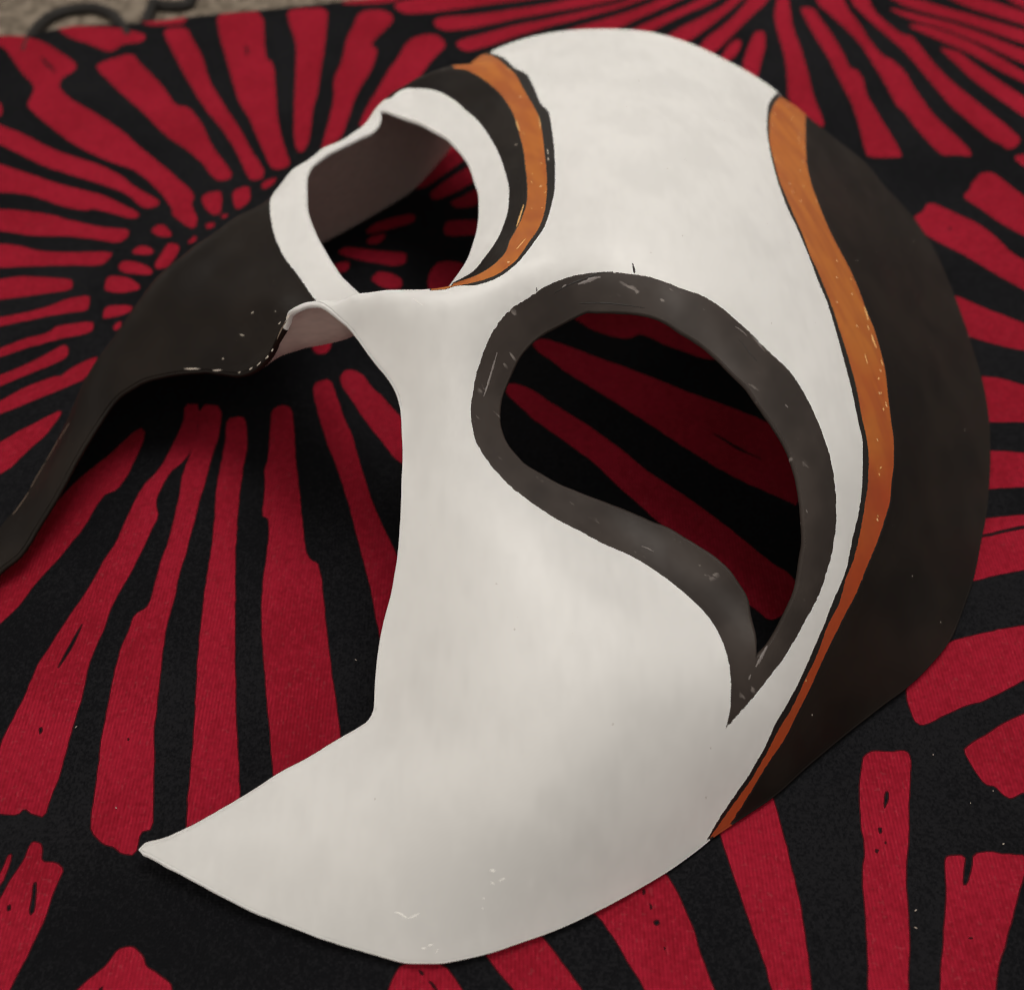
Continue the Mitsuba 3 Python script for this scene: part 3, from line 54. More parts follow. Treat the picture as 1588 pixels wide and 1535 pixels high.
orange_right=[[.12484,.19858],[.12012,.18755],[.11762,.1819],[.11536,.17642],[.11344,.17129],[.11184,.16641],[.11031,.16142],[.10893,.1565],[.10787,.15192],[.10704,.14761],[.10621,.14328],[.10537,.13897],[.10454,.1347],[.10377,.13055],[.10324,.12669],[.10288,.12308],[.10264,.11964],[.10244,.1163],[.10222,.11299],[.10196,.1097],[.10172,.1065],[.10153,.10341],[.10139,.10047],[.10131,.09767],[.1013,.09505],[.10141,.09264],[.10162,.09041],[.10188,.08829],[.10214,.0862],[.10238,.08412],[.10261,.08207],[.10286,.08006],[.10311,.07809],[.10338,.07617],[.10367,.07429],[.104,.07249],[.10434,.07074],[.1047,.06901],[.10504,.06729],[.10534,.06553],[.10559,.06373],[.10578,.06187],[.10596,.06],[.10613,.05816],[.10634,.05637],[.10661,.05468],[.10698,.05313],[.10747,.05174],[.10796,.05036],[.10835,.04888],[.10869,.04734],[.10901,.04579],[.10931,.04422],[.1096,.04267],[.10989,.04113],[.11019,.03961],[.11049,.0381],[.11078,.0366],[.11107,.0351],[.11133,.03359],[.11158,.03208],[.11179,.03055],[.11199,.029],[.11217,.02745],[.11234,.02591],[.11251,.02438],[.1127,.02288],[.1129,.0214],[.11311,.01995],[.11333,.01851],[.11355,.01709],[.11376,.01567],[.11396,.01425],[.11415,.01284],[.11432,.01142],[.1145,.01001],[.11468,.00861],[.11485,.00721],[.115,.00581],[.11515,.0044],[.11527,.00299],[.11537,.00157],[.11544,.00013],[.11547,-.00133],[.11548,-.0028],[.11547,-.00428],[.11545,-.00575],[.11545,-.0072],[.11547,-.00862],[.11552,-.00999],[.11564,-.01131],[.11581,-.01256],[.116,-.0138],[.11616,-.01504],[.11625,-.01631],[.11626,-.01764],[.11626,-.01897],[.11624,-.02029],[.11619,-.02162],[.11609,-.02297],[.11592,-.02435],[.11571,-.02573],[.11548,-.02711],[.11524,-.02847],[.115,-.02982],[.11475,-.03116],[.11451,-.03248],[.11424,-.03379],[.11387,-.03514],[.11343,-.03651],[.113,-.03786],[.11262,-.03917],[.11226,-.04045],[.11193,-.04172],[.11159,-.04297],[.11126,-.0442],[.11091,-.04543],[.11055,-.04666],[.11017,-.04788],[.10978,-.04909],[.10938,-.05031],[.10896,-.05152],[.10853,-.05273],[.10808,-.05394],[.10761,-.05515],[.10711,-.05636],[.10655,-.05759],[.10593,-.05883],[.10528,-.06006],[.10463,-.06129],[.104,-.06249],[.10342,-.06367],[.1029,-.0648],[.10247,-.0659],[.10211,-.06698],[.10178,-.06803],[.10143,-.06907],[.10105,-.07011],[.10058,-.07114],[.09999,-.07217],[.09933,-.07322],[.09862,-.07426],[.0979,-.07528],[.09722,-.07629],[.09661,-.07727],[.09609,-.07824],[.09563,-.07919],[.0952,-.08013],[.09479,-.08107],[.09439,-.08199],[.09399,-.08291],[.09356,-.08383],[.09309,-.08474],[.09259,-.08564],[.09207,-.08654],[.09153,-.08744],[.09098,-.08833],[.09042,-.08922],[.08987,-.0901],[.08934,-.09099],[.08881,-.09187],[.0883,-.09274],[.08779,-.09362],[.08729,-.0945],[.08677,-.09538],[.08625,-.09626],[.08571,-.09714],[.08515,-.09802],[.08457,-.0989],[.08394,-.09978],[.08326,-.10066],[.08256,-.10154],[.08186,-.10242],[.08119,-.10329],[.08056,-.10417],[.08,-.10505],[.07946,-.10592],[.07892,-.1068],[.07836,-.10768],[.07778,-.10855],[.0772,-.10942],[.07661,-.11029],[.07602,-.11115],[.07543,-.11201],[.07483,-.11286],[.07422,-.1137],[.07361,-.11454],[.07299,-.11536],[.07237,-.11618],[.07173,-.11698],[.07108,-.11777],[.07041,-.11856],[.06973,-.11933],[.06903,-.1201],[.06833,-.12086],[.06762,-.12162],[.06692,-.12238],[.06622,-.12314],[.06553,-.12391],[.06486,-.12468],[.06418,-.12545],[.0635,-.12622],[.06283,-.12699],[.06216,-.12777],[.06148,-.12856],[.06081,-.12934],[.06013,-.13013],[.05946,-.13093],[.05169,-.14007],[.05667,-.13766],[.06634,-.12619],[.067,-.12541],[.06765,-.12463],[.0683,-.12385],[.06894,-.12307],[.06958,-.12229],[.07021,-.12152],[.07084,-.12074],[.07146,-.11995],[.07208,-.11916],[.0727,-.11836],[.07332,-.11756],[.07394,-.11675],[.07457,-.11593],[.0752,-.1151],[.07582,-.11427],[.07644,-.11342],[.07707,-.11257],[.07772,-.11171],[.07839,-.11085],[.07908,-.10999],[.07983,-.10912],[.08063,-.10825],[.08143,-.10738],[.08216,-.1065],[.08281,-.10562],[.08342,-.10474],[.08401,-.10386],[.08457,-.10297],[.08511,-.10209],[.08565,-.1012],[.08619,-.10031],[.08673,-.09942],[.08729,-.09854],[.08786,-.09766],[.08842,-.09678],[.08899,-.0959],[.08955,-.09502],[.0901,-.09415],[.09064,-.09328],[.09118,-.0924],[.0917,-.09153],[.0922,-.09065],[.0927,-.08977],[.09319,-.08889],[.09368,-.088],[.09418,-.08711],[.09468,-.08621],[.0952,-.0853],[.09574,-.08438],[.09631,-.08346],[.09689,-.08252],[.09749,-.08158],[.0981,-.08062],[.09872,-.07965],[.09934,-.07867],[.09996,-.07768],[.10059,-.07668],[.10122,-.07567],[.10186,-.07465],[.10251,-.07361],[.10318,-.07255],[.10386,-.07147],[.10457,-.07038],[.10531,-.06926],[.10606,-.06812],[.1068,-.06696],[.10752,-.06579],[.10821,-.0646],[.10888,-.06341],[.10953,-.06219],[.11018,-.06097],[.11083,-.05973],[.11148,-.05847],[.11215,-.05722],[.11283,-.05596],[.11352,-.0547],[.11422,-.05344],[.11493,-.05217],[.11562,-.0509],[.11631,-.04961],[.11698,-.04832],[.11763,-.04702],[.11828,-.0457],[.11893,-.04437],[.11957,-.04302],[.12021,-.04165],[.12084,-.04027],[.12146,-.03888],[.12211,-.03745],[.1228,-.03597],[.12347,-.03448],[.12408,-.033],[.12457,-.03156],[.1249,-.03018],[.12517,-.0288],[.12546,-.02739],[.12581,-.02593],[.12628,-.02439],[.12682,-.02278],[.12737,-.02115],[.12789,-.01952],[.12829,-.01793],[.12858,-.0164],[.12888,-.01484],[.12919,-.01326],[.12951,-.01164],[.12984,-.01],[.13016,-.00837],[.13033,-.00682],[.1304,-.00534],[.13041,-.0039],[.13042,-.00243],[.13049,-.00092],[.1306,.00063],[.13071,.0022],[.13083,.00378],[.13096,.00538],[.13109,.007],[.13124,.00864],[.13139,.0103],[.13157,.01198],[.13177,.0137],[.13197,.01543],[.13217,.01716],[.13234,.01888],[.13247,.02058],[.13252,.02223],[.13251,.02384],[.13244,.02542],[.13234,.02698],[.13223,.02855],[.13213,.03015],[.13204,.03177],[.13194,.03339],[.13182,.03502],[.13168,.03663],[.1315,.03821],[.13128,.03976],[.13095,.04121],[.13055,.04259],[.13014,.04398],[.12977,.04542],[.12949,.04698],[.12927,.04862],[.12908,.05032],[.12892,.05206],[.12874,.05381],[.12854,.05553],[.12828,.0572],[.12798,.05884],[.12765,.06046],[.12729,.06205],[.1269,.06362],[.12649,.06516],[.12605,.06669],[.12559,.06819],[.12507,.06961],[.1245,.07098],[.12397,.07241],[.12347,.07389],[.12297,.07539],[.12248,.07691],[.12201,.07847],[.12157,.08008],[.12116,.08175],[.12079,.08349],[.12046,.0853],[.12017,.0872],[.11992,.08917],[.1197,.09121],[.11952,.09333],[.11936,.09552],[.11923,.09777],[.11911,.10008],[.11898,.10244],[.11888,.10487],[.11884,.10741],[.11887,.11011],[.11902,.11299],[.11926,.11604],[.11953,.11918],[.11986,.12244],[.12026,.12585],[.12078,.12943],[.12145,.13319],[.12219,.13707],[.12296,.14102],[.12375,.14503],[.12456,.1491],[.12541,.15323],[.12629,.15742],[.1272,.16165],[.12811,.16589],[.129,.17011],[.12988,.17428],[.13073,.17839],[.13379,.19308]]
outline_right=[[.12313,.19989],[.11843,.18885],[.11596,.18325],[.11362,.17754],[.11165,.17226],[.11017,.16746],[.10914,.16304],[.10815,.15853],[.10717,.15395],[.10624,.1494],[.10535,.14494],[.10455,.14066],[.10389,.13655],[.10335,.1326],[.10289,.12877],[.10246,.12501],[.10202,.12131],[.10163,.11771],[.10129,.11424],[.101,.11088],[.10077,.10764],[.10058,.10453],[.10043,.10153],[.10032,.09866],[.10024,.09591],[.10021,.09328],[.10024,.09077],[.10031,.08836],[.10042,.08605],[.10056,.08382],[.10074,.08167],[.10095,.0796],[.1012,.07763],[.10153,.07578],[.10191,.07402],[.1023,.0723],[.1027,.0706],[.10308,.06889],[.10341,.06715],[.10373,.06541],[.10404,.06368],[.10435,.06196],[.10466,.06025],[.10495,.05854],[.10524,.05685],[.10552,.05516],[.1058,.05348],[.10607,.05181],[.10632,.05013],[.10655,.04845],[.10678,.04678],[.10702,.04514],[.10728,.04353],[.10757,.04197],[.10791,.04048],[.10827,.03903],[.10865,.03761],[.109,.03617],[.10932,.03471],[.10957,.0332],[.10978,.03165],[.10997,.03008],[.11013,.0285],[.11028,.02693],[.11042,.02535],[.11057,.0238],[.11072,.02226],[.11086,.02073],[.111,.01921],[.11114,.0177],[.11128,.0162],[.11141,.01471],[.11155,.01323],[.11169,.01176],[.11182,.01031],[.11197,.00887],[.11211,.00744],[.11226,.00602],[.1124,.00461],[.11254,.0032],[.11267,.00179],[.11279,.00038],[.11289,-.00103],[.11297,-.00245],[.11304,-.00387],[.1131,-.00529],[.11315,-.00671],[.1132,-.00811],[.11325,-.0095],[.11331,-.01087],[.11338,-.01222],[.11348,-.01353],[.11366,-.01477],[.11389,-.01597],[.11409,-.01717],[.1142,-.01842],[.11415,-.01976],[.11393,-.0212],[.1137,-.02263],[.11349,-.02404],[.11328,-.02543],[.11309,-.02679],[.1129,-.02813],[.11267,-.02948],[.11242,-.03082],[.11217,-.03215],[.11194,-.03345],[.11173,-.03473],[.11153,-.03599],[.1113,-.03725],[.11104,-.03851],[.1107,-.03979],[.11031,-.04109],[.1099,-.04238],[.10949,-.04366],[.10909,-.04491],[.10866,-.04617],[.10821,-.04742],[.10776,-.04867],[.1073,-.04991],[.10685,-.05114],[.10641,-.05236],[.10601,-.05356],[.10562,-.05475],[.10525,-.05593],[.10489,-.0571],[.10452,-.05827],[.10414,-.05942],[.10375,-.06057],[.10333,-.06172],[.10287,-.06285],[.10236,-.06398],[.10177,-.06513],[.10113,-.06627],[.10047,-.06739],[.09983,-.0685],[.09921,-.06958],[.09865,-.07064],[.09813,-.07167],[.09762,-.07269],[.09713,-.0737],[.09664,-.07469],[.09616,-.07567],[.09567,-.07664],[.09518,-.07761],[.09467,-.07857],[.09416,-.07952],[.09365,-.08047],[.09313,-.08141],[.09262,-.08234],[.09211,-.08326],[.0916,-.08418],[.09109,-.08509],[.0906,-.08599],[.0901,-.08688],[.08961,-.08778],[.08912,-.08866],[.08862,-.08955],[.08812,-.09043],[.0876,-.09131],[.08707,-.09219],[.08652,-.09307],[.08596,-.09395],[.08538,-.09484],[.08479,-.09572],[.08419,-.09661],[.08358,-.09749],[.08297,-.09838],[.08233,-.09925],[.08168,-.10013],[.08101,-.101],[.08036,-.10188],[.07972,-.10275],[.07912,-.10363],[.07858,-.1045],[.07809,-.10537],[.07763,-.10625],[.07717,-.10712],[.07666,-.10799],[.07611,-.10886],[.07555,-.10973],[.07498,-.11059],[.07439,-.11145],[.07379,-.1123],[.07318,-.11315],[.07257,-.11398],[.07195,-.11481],[.07132,-.11563],[.0707,-.11643],[.07007,-.11723],[.06942,-.11801],[.06875,-.11878],[.06807,-.11955],[.06738,-.12031],[.06669,-.12107],[.066,-.12183],[.06532,-.1226],[.06465,-.12336],[.06401,-.12413],[.06338,-.1249],[.06276,-.12568],[.06215,-.12646],[.06154,-.12725],[.06094,-.12804],[.06035,-.12884],[.05976,-.12964],[.05918,-.13044],[.0586,-.13126],[.05162,-.14102],[.05169,-.14007],[.05946,-.13093],[.06013,-.13013],[.06081,-.12934],[.06148,-.12856],[.06216,-.12777],[.06283,-.12699],[.0635,-.12622],[.06418,-.12545],[.06486,-.12468],[.06553,-.12391],[.06622,-.12314],[.06692,-.12238],[.06762,-.12162],[.06833,-.12086],[.06903,-.1201],[.06973,-.11933],[.07041,-.11856],[.07108,-.11777],[.07173,-.11698],[.07237,-.11618],[.07299,-.11536],[.07361,-.11454],[.07422,-.1137],[.07483,-.11286],[.07543,-.11201],[.07602,-.11115],[.07661,-.11029],[.0772,-.10942],[.07778,-.10855],[.07836,-.10768],[.07892,-.1068],[.07946,-.10592],[.08,-.10505],[.08056,-.10417],[.08119,-.10329],[.08186,-.10242],[.08256,-.10154],[.08326,-.10066],[.08394,-.09978],[.08457,-.0989],[.08515,-.09802],[.08571,-.09714],[.08625,-.09626],[.08677,-.09538],[.08729,-.0945],[.08779,-.09362],[.0883,-.09274],[.08881,-.09187],[.08934,-.09099],[.08987,-.0901],[.09042,-.08922],[.09098,-.08833],[.09153,-.08744],[.09207,-.08654],[.09259,-.08564],[.09309,-.08474],[.09356,-.08383],[.09399,-.08291],[.09439,-.08199],[.09479,-.08107],[.0952,-.08013],[.09563,-.07919],[.09609,-.07824],[.09661,-.07727],[.09722,-.07629],[.0979,-.07528],[.09862,-.07426],[.09933,-.07322],[.09999,-.07217],[.10058,-.07114],[.10105,-.07011],[.10143,-.06907],[.10178,-.06803],[.10211,-.06698],[.10247,-.0659],[.1029,-.0648],[.10342,-.06367],[.104,-.06249],[.10463,-.06129],[.10528,-.06006],[.10593,-.05883],[.10655,-.05759],[.10711,-.05636],[.10761,-.05515],[.10808,-.05394],[.10853,-.05273],[.10896,-.05152],[.10938,-.05031],[.10978,-.04909],[.11017,-.04788],[.11055,-.04666],[.11091,-.04543],[.11126,-.0442],[.11159,-.04297],[.11193,-.04172],[.11226,-.04045],[.11262,-.03917],[.113,-.03786],[.11343,-.03651],[.11387,-.03514],[.11424,-.03379],[.11451,-.03248],[.11475,-.03116],[.115,-.02982],[.11524,-.02847],[.11548,-.02711],[.11571,-.02573],[.11592,-.02435],[.11609,-.02297],[.11619,-.02162],[.11624,-.02029],[.11626,-.01897],[.11626,-.01764],[.11625,-.01631],[.11616,-.01504],[.116,-.0138],[.11581,-.01256],[.11564,-.01131],[.11552,-.00999],[.11547,-.00862],[.11545,-.0072],[.11545,-.00575],[.11547,-.00428],[.11548,-.0028],[.11547,-.00133],[.11544,.00013],[.11537,.00157],[.11527,.00299],[.11515,.0044],[.115,.00581],[.11485,.00721],[.11468,.00861],[.1145,.01001],[.11432,.01142],[.11415,.01284],[.11396,.01425],[.11376,.01567],[.11355,.01709],[.11333,.01851],[.11311,.01995],[.1129,.0214],[.1127,.02288],[.11251,.02438],[.11234,.02591],[.11217,.02745],[.11199,.029],[.11179,.03055],[.11158,.03208],[.11133,.03359],[.11107,.0351],[.11078,.0366],[.11049,.0381],[.11019,.03961],[.10989,.04113],[.1096,.04267],[.10931,.04422],[.10901,.04579],[.10869,.04734],[.10835,.04888],[.10796,.05036],[.10747,.05174],[.10698,.05313],[.10661,.05468],[.10634,.05637],[.10613,.05816],[.10596,.06],[.10578,.06187],[.10559,.06373],[.10534,.06553],[.10504,.06729],[.1047,.06901],[.10434,.07074],[.104,.07249],[.10367,.07429],[.10338,.07617],[.10311,.07809],[.10286,.08006],[.10261,.08207],[.10238,.08412],[.10214,.0862],[.10188,.08829],[.10162,.09041],[.10141,.09264],[.1013,.09505],[.10131,.09767],[.10139,.10047],[.10153,.10341],[.10172,.1065],[.10196,.1097],[.10222,.11299],[.10244,.1163],[.10264,.11964],[.10288,.12308],[.10324,.12669],[.10377,.13055],[.10454,.1347],[.10537,.13897],[.10621,.14328],[.10704,.14761],[.10787,.15192],[.10893,.1565],[.11031,.16142],[.11184,.16641],[.11344,.17129],[.11536,.17642],[.11762,.1819],[.12012,.18755],[.12484,.19858]]
band_right=[[.13379,.19308],[.13073,.17839],[.12988,.17428],[.129,.17011],[.12811,.16589],[.1272,.16165],[.12629,.15742],[.12541,.15323],[.12456,.1491],[.12375,.14503],[.12296,.14102],[.12219,.13707],[.12145,.13319],[.12078,.12943],[.12026,.12585],[.11986,.12244],[.11953,.11918],[.11926,.11604],[.11902,.11299],[.11887,.11011],[.11884,.10741],[.11888,.10487],[.11898,.10244],[.11911,.10008],[.11923,.09777],[.11936,.09552],[.11952,.09333],[.1197,.09121],[.11992,.08917],[.12017,.0872],[.12046,.0853],[.12079,.08349],[.12116,.08175],[.12157,.08008],[.12201,.07847],[.12248,.07691],[.12297,.07539],[.12347,.07389],[.12397,.07241],[.1245,.07098],[.12507,.06961],[.12559,.06819],[.12605,.06669],[.12649,.06516],[.1269,.06362],[.12729,.06205],[.12765,.06046],[.12798,.05884],[.12828,.0572],[.12854,.05553],[.12874,.05381],[.12892,.05206],[.12908,.05032],[.12927,.04862],[.12949,.04698],[.12977,.04542],[.13014,.04398],[.13055,.04259],[.13095,.04121],[.13128,.03976],[.1315,.03821],[.13168,.03663],[.13182,.03502],[.13194,.03339],[.13204,.03177],[.13213,.03015],[.13223,.02855],[.13234,.02698],[.13244,.02542],[.13251,.02384],[.13252,.02223],[.13247,.02058],[.13234,.01888],[.13217,.01716],[.13197,.01543],[.13177,.0137],[.13157,.01198],[.13139,.0103],[.13124,.00864],[.13109,.007],[.13096,.00538],[.13083,.00378],[.13071,.0022],[.1306,.00063],[.13049,-.00092],[.13042,-.00243],[.13041,-.0039],[.1304,-.00534],[.13033,-.00682],[.13016,-.00837],[.12984,-.01],[.12951,-.01164],[.12919,-.01326],[.12888,-.01484],[.12858,-.0164],[.12829,-.01793],[.12789,-.01952],[.12737,-.02115],[.12682,-.02278],[.12628,-.02439],[.12581,-.02593],[.12546,-.02739],[.12517,-.0288],[.1249,-.03018],[.12457,-.03156],[.12408,-.033],[.12347,-.03448],[.1228,-.03597],[.12211,-.03745],[.12146,-.03888],[.12084,-.04027],[.12021,-.04165],[.11957,-.04302],[.11893,-.04437],[.11828,-.0457],[.11763,-.04702],[.11698,-.04832],[.11631,-.04961],[.11562,-.0509],[.11493,-.05217],[.11422,-.05344],[.11352,-.0547],[.11283,-.05596],[.11215,-.05722],[.11148,-.05847],[.11083,-.05973],[.11018,-.06097],[.10953,-.06219],[.10888,-.06341],[.10821,-.0646],[.10752,-.06579],[.1068,-.06696],[.10606,-.06812],[.10531,-.06926],[.10457,-.07038],[.10386,-.07147],[.10318,-.07255],[.10251,-.07361],[.10186,-.07465],[.10122,-.07567],[.10059,-.07668],[.09996,-.07768],[.09934,-.07867],[.09872,-.07965],[.0981,-.08062],[.09749,-.08158],[.09689,-.08252],[.09631,-.08346],[.09574,-.08438],[.0952,-.0853],[.09468,-.08621],[.09418,-.08711],[.09368,-.088],[.09319,-.08889],[.0927,-.08977],[.0922,-.09065],[.0917,-.09153],[.09118,-.0924],[.09064,-.09328],[.0901,-.09415],[.08955,-.09502],[.08899,-.0959],[.08842,-.09678],[.08786,-.09766],[.08729,-.09854],[.08673,-.09942],[.08619,-.10031],[.08565,-.1012],[.08511,-.10209],[.08457,-.10297],[.08401,-.10386],[.08342,-.10474],[.08281,-.10562],[.08216,-.1065],[.08143,-.10738],[.08063,-.10825],[.07983,-.10912],[.07908,-.10999],[.07839,-.11085],[.07772,-.11171],[.07707,-.11257],[.07644,-.11342],[.07582,-.11427],[.0752,-.1151],[.07457,-.11593],[.07394,-.11675],[.07332,-.11756],[.0727,-.11836],[.07208,-.11916],[.07146,-.11995],[.07084,-.12074],[.07021,-.12152],[.06958,-.12229],[.06894,-.12307],[.0683,-.12385],[.06765,-.12463],[.067,-.12541],[.06634,-.12619],[.05667,-.13766],[.1,-.25],[.4,-.2],[.4,.3],[.2,.28]]
ring_left=[[-.0502,.15425],[-.04893,.15553],[-.04762,.1568],[-.04627,.15798],[-.04487,.15879],[-.0434,.15908],[-.04186,.15892],[-.04024,.15863],[-.03857,.15823],[-.03689,.15774],[-.03526,.15723],[-.03364,.15658],[-.03203,.15579],[-.03046,.15494],[-.02895,.15405],[-.02746,.15299],[-.02601,.15176],[-.02461,.15033],[-.02327,.14869],[-.02199,.14677],[-.02075,.14463],[-.01951,.14235],[-.01825,.13999],[-.01697,.13759],[-.01568,.13512],[-.01444,.13255],[-.01332,.12988],[-.01228,.12711],[-.01129,.12429],[-.01036,.12146],[-.00947,.11864],[-.00862,.11587],[-.0078,.11312],[-.00701,.11034],[-.00625,.10755],[-.00556,.10475],[-.00494,.10194],[-.00437,.09911],[-.00382,.09626],[-.00333,.09342],[-.00288,.09059],[-.00248,.08778],[-.00208,.08487],[-.00168,.08193],[-.00134,.07905],[-.0011,.07629],[-.00102,.07369],[-.00104,.07118],[-.00111,.06869],[-.0012,.06623],[-.00132,.0638],[-.00149,.0614],[-.00176,.05907],[-.00213,.05678],[-.00255,.0545],[-.00298,.05219],[-.00343,.04984],[-.00396,.04749],[-.00453,.04517],[-.00515,.04294],[-.00578,.04087],[-.00646,.03908],[-.0072,.03753],[-.00797,.03611],[-.00874,.03473],[-.00949,.03325],[-.01024,.03173],[-.011,.03033],[-.01182,.02917],[-.0127,.02843],[-.01371,.0282],[-.01485,.02836],[-.01605,.02872],[-.01727,.0291],[-.01847,.02945],[-.01971,.02993],[-.0289,.0143],[-.04528,.0198],[-.06017,.02966],[-.07252,.04614],[-.07341,.04766],[-.07434,.04929],[-.07531,.05102],[-.07631,.05275],[-.07731,.05447],[-.07836,.0562],[-.07945,.05797],[-.08057,.05978],[-.08171,.06166],[-.08284,.06361],[-.08395,.06563],[-.08502,.0677],[-.08603,.06982],[-.08694,.07194],[-.08783,.07403],[-.08867,.07607],[-.08945,.07805],[-.09014,.07997],[-.09075,.08184],[-.09129,.0837],[-.0918,.08561],[-.09228,.08757],[-.09272,.08964],[-.09312,.09186],[-.09358,.09434],[-.09413,.09729],[-.0949,.10118],[-.09532,.1185],[-.08672,.13129],[-.07635,.13999],[-.06622,.14688],[-.0607,.15295],[-.06001,.15625]]
orange_left=[[-.0222,.1913],[-.01612,.20883],[-.01411,.20208],[-.01222,.19602],[-.01045,.1914],[-.00873,.18645],[-.00712,.18136],[-.00567,.17709],[-.00435,.17317],[-.0031,.16977],[-.00187,.1669],[-.00061,.16433],[.0006,.16183],[.00164,.15924],[.00245,.15642],[.00316,.15338],[.00385,.15026],[.00459,.14714],[.00537,.14393],[.00614,.14062],[.00688,.13722],[.00761,.13382],[.00833,.13049],[.009,.12725],[.00958,.12404],[.01014,.12082],[.0106,.1176],[.0109,.11441],[.01111,.11121],[.01126,.10799],[.01138,.10476],[.0115,.10153],[.01161,.09832],[.01171,.0951],[.0118,.09188],[.01188,.08869],[.01195,.08556],[.01202,.0826],[.01212,.07988],[.01221,.07729],[.01226,.07477],[.01226,.07231],[.01221,.06989],[.01215,.06746],[.0121,.06502],[.01202,.06258],[.01189,.06013],[.01171,.05767],[.01151,.0552],[.01128,.0527],[.01098,.05016],[.01058,.04754],[.01011,.04487],[.00958,.04221],[.00903,.03964],[.00841,.03727],[.00767,.0351],[.00687,.03307],[.00608,.03111],[.00533,.02914],[.00461,.02718],[.0039,.02527],[.00318,.02346],[.00244,.02179],[.00167,.02027],[.00084,.01892],[-6e-05,.01772],[-.00102,.01668],[-.002,.01577],[-.00301,.01491],[-.00404,.0141],[-.0051,.01338],[-.00619,.01276],[-.0073,.01219],[-.00845,.01163],[-.00961,.0111],[-.01078,.01063],[-.01195,.01028],[-.01313,.01007],[-.01432,.00991],[-.01551,.00981],[-.01671,.00978],[-.01793,.00981],[-.02079,.00759],[-.02517,.00751],[-.02517,.01101],[-.02079,.01099],[-.01965,.02884],[-.01834,.02789],[-.01703,.02694],[-.01573,.02586],[-.01442,.0246],[-.01312,.02303],[-.01186,.02119],[-.01067,.02003],[-.00953,.01978],[-.00843,.02004],[-.00738,.0206],[-.00639,.02139],[-.00545,.02238],[-.00451,.02353],[-.0036,.0249],[-.00277,.02652],[-.00206,.02842],[-.00153,.0307],[-.00115,.03351],[-.00076,.03639],[-.00022,.03886],[.00046,.04112],[.00114,.04343],[.00176,.0459],[.00238,.04832],[.00296,.05065],[.00348,.05289],[.00398,.05509],[.00447,.05724],[.00489,.05944],[.00515,.06174],[.00527,.06415],[.00537,.06658],[.00544,.06904],[.00547,.07151],[.00541,.07405],[.00529,.07667],[.00515,.07937],[.00501,.08213],[.0049,.08497],[.00479,.08788],[.00466,.09084],[.00452,.09382],[.00434,.09681],[.00412,.09981],[.00382,.10284],[.00347,.10588],[.00309,.10891],[.00272,.11192],[.00237,.11493],[.002,.11794],[.0016,.12096],[.00112,.124],[.00057,.12708],[-9e-05,.13023],[-.00084,.13358],[-.00166,.13698],[-.00254,.14028],[-.00348,.14338],[-.00448,.14623],[-.00558,.14884],[-.00675,.15119],[-.00795,.1533],[-.0092,.15528],[-.0105,.15715],[-.01184,.1589],[-.01322,.16052],[-.01463,.16198],[-.01608,.16342],[-.01759,.16485],[-.01913,.16605],[-.02069,.16671],[-.0223,.16708],[-.02396,.1673],[-.03019,.18691]]
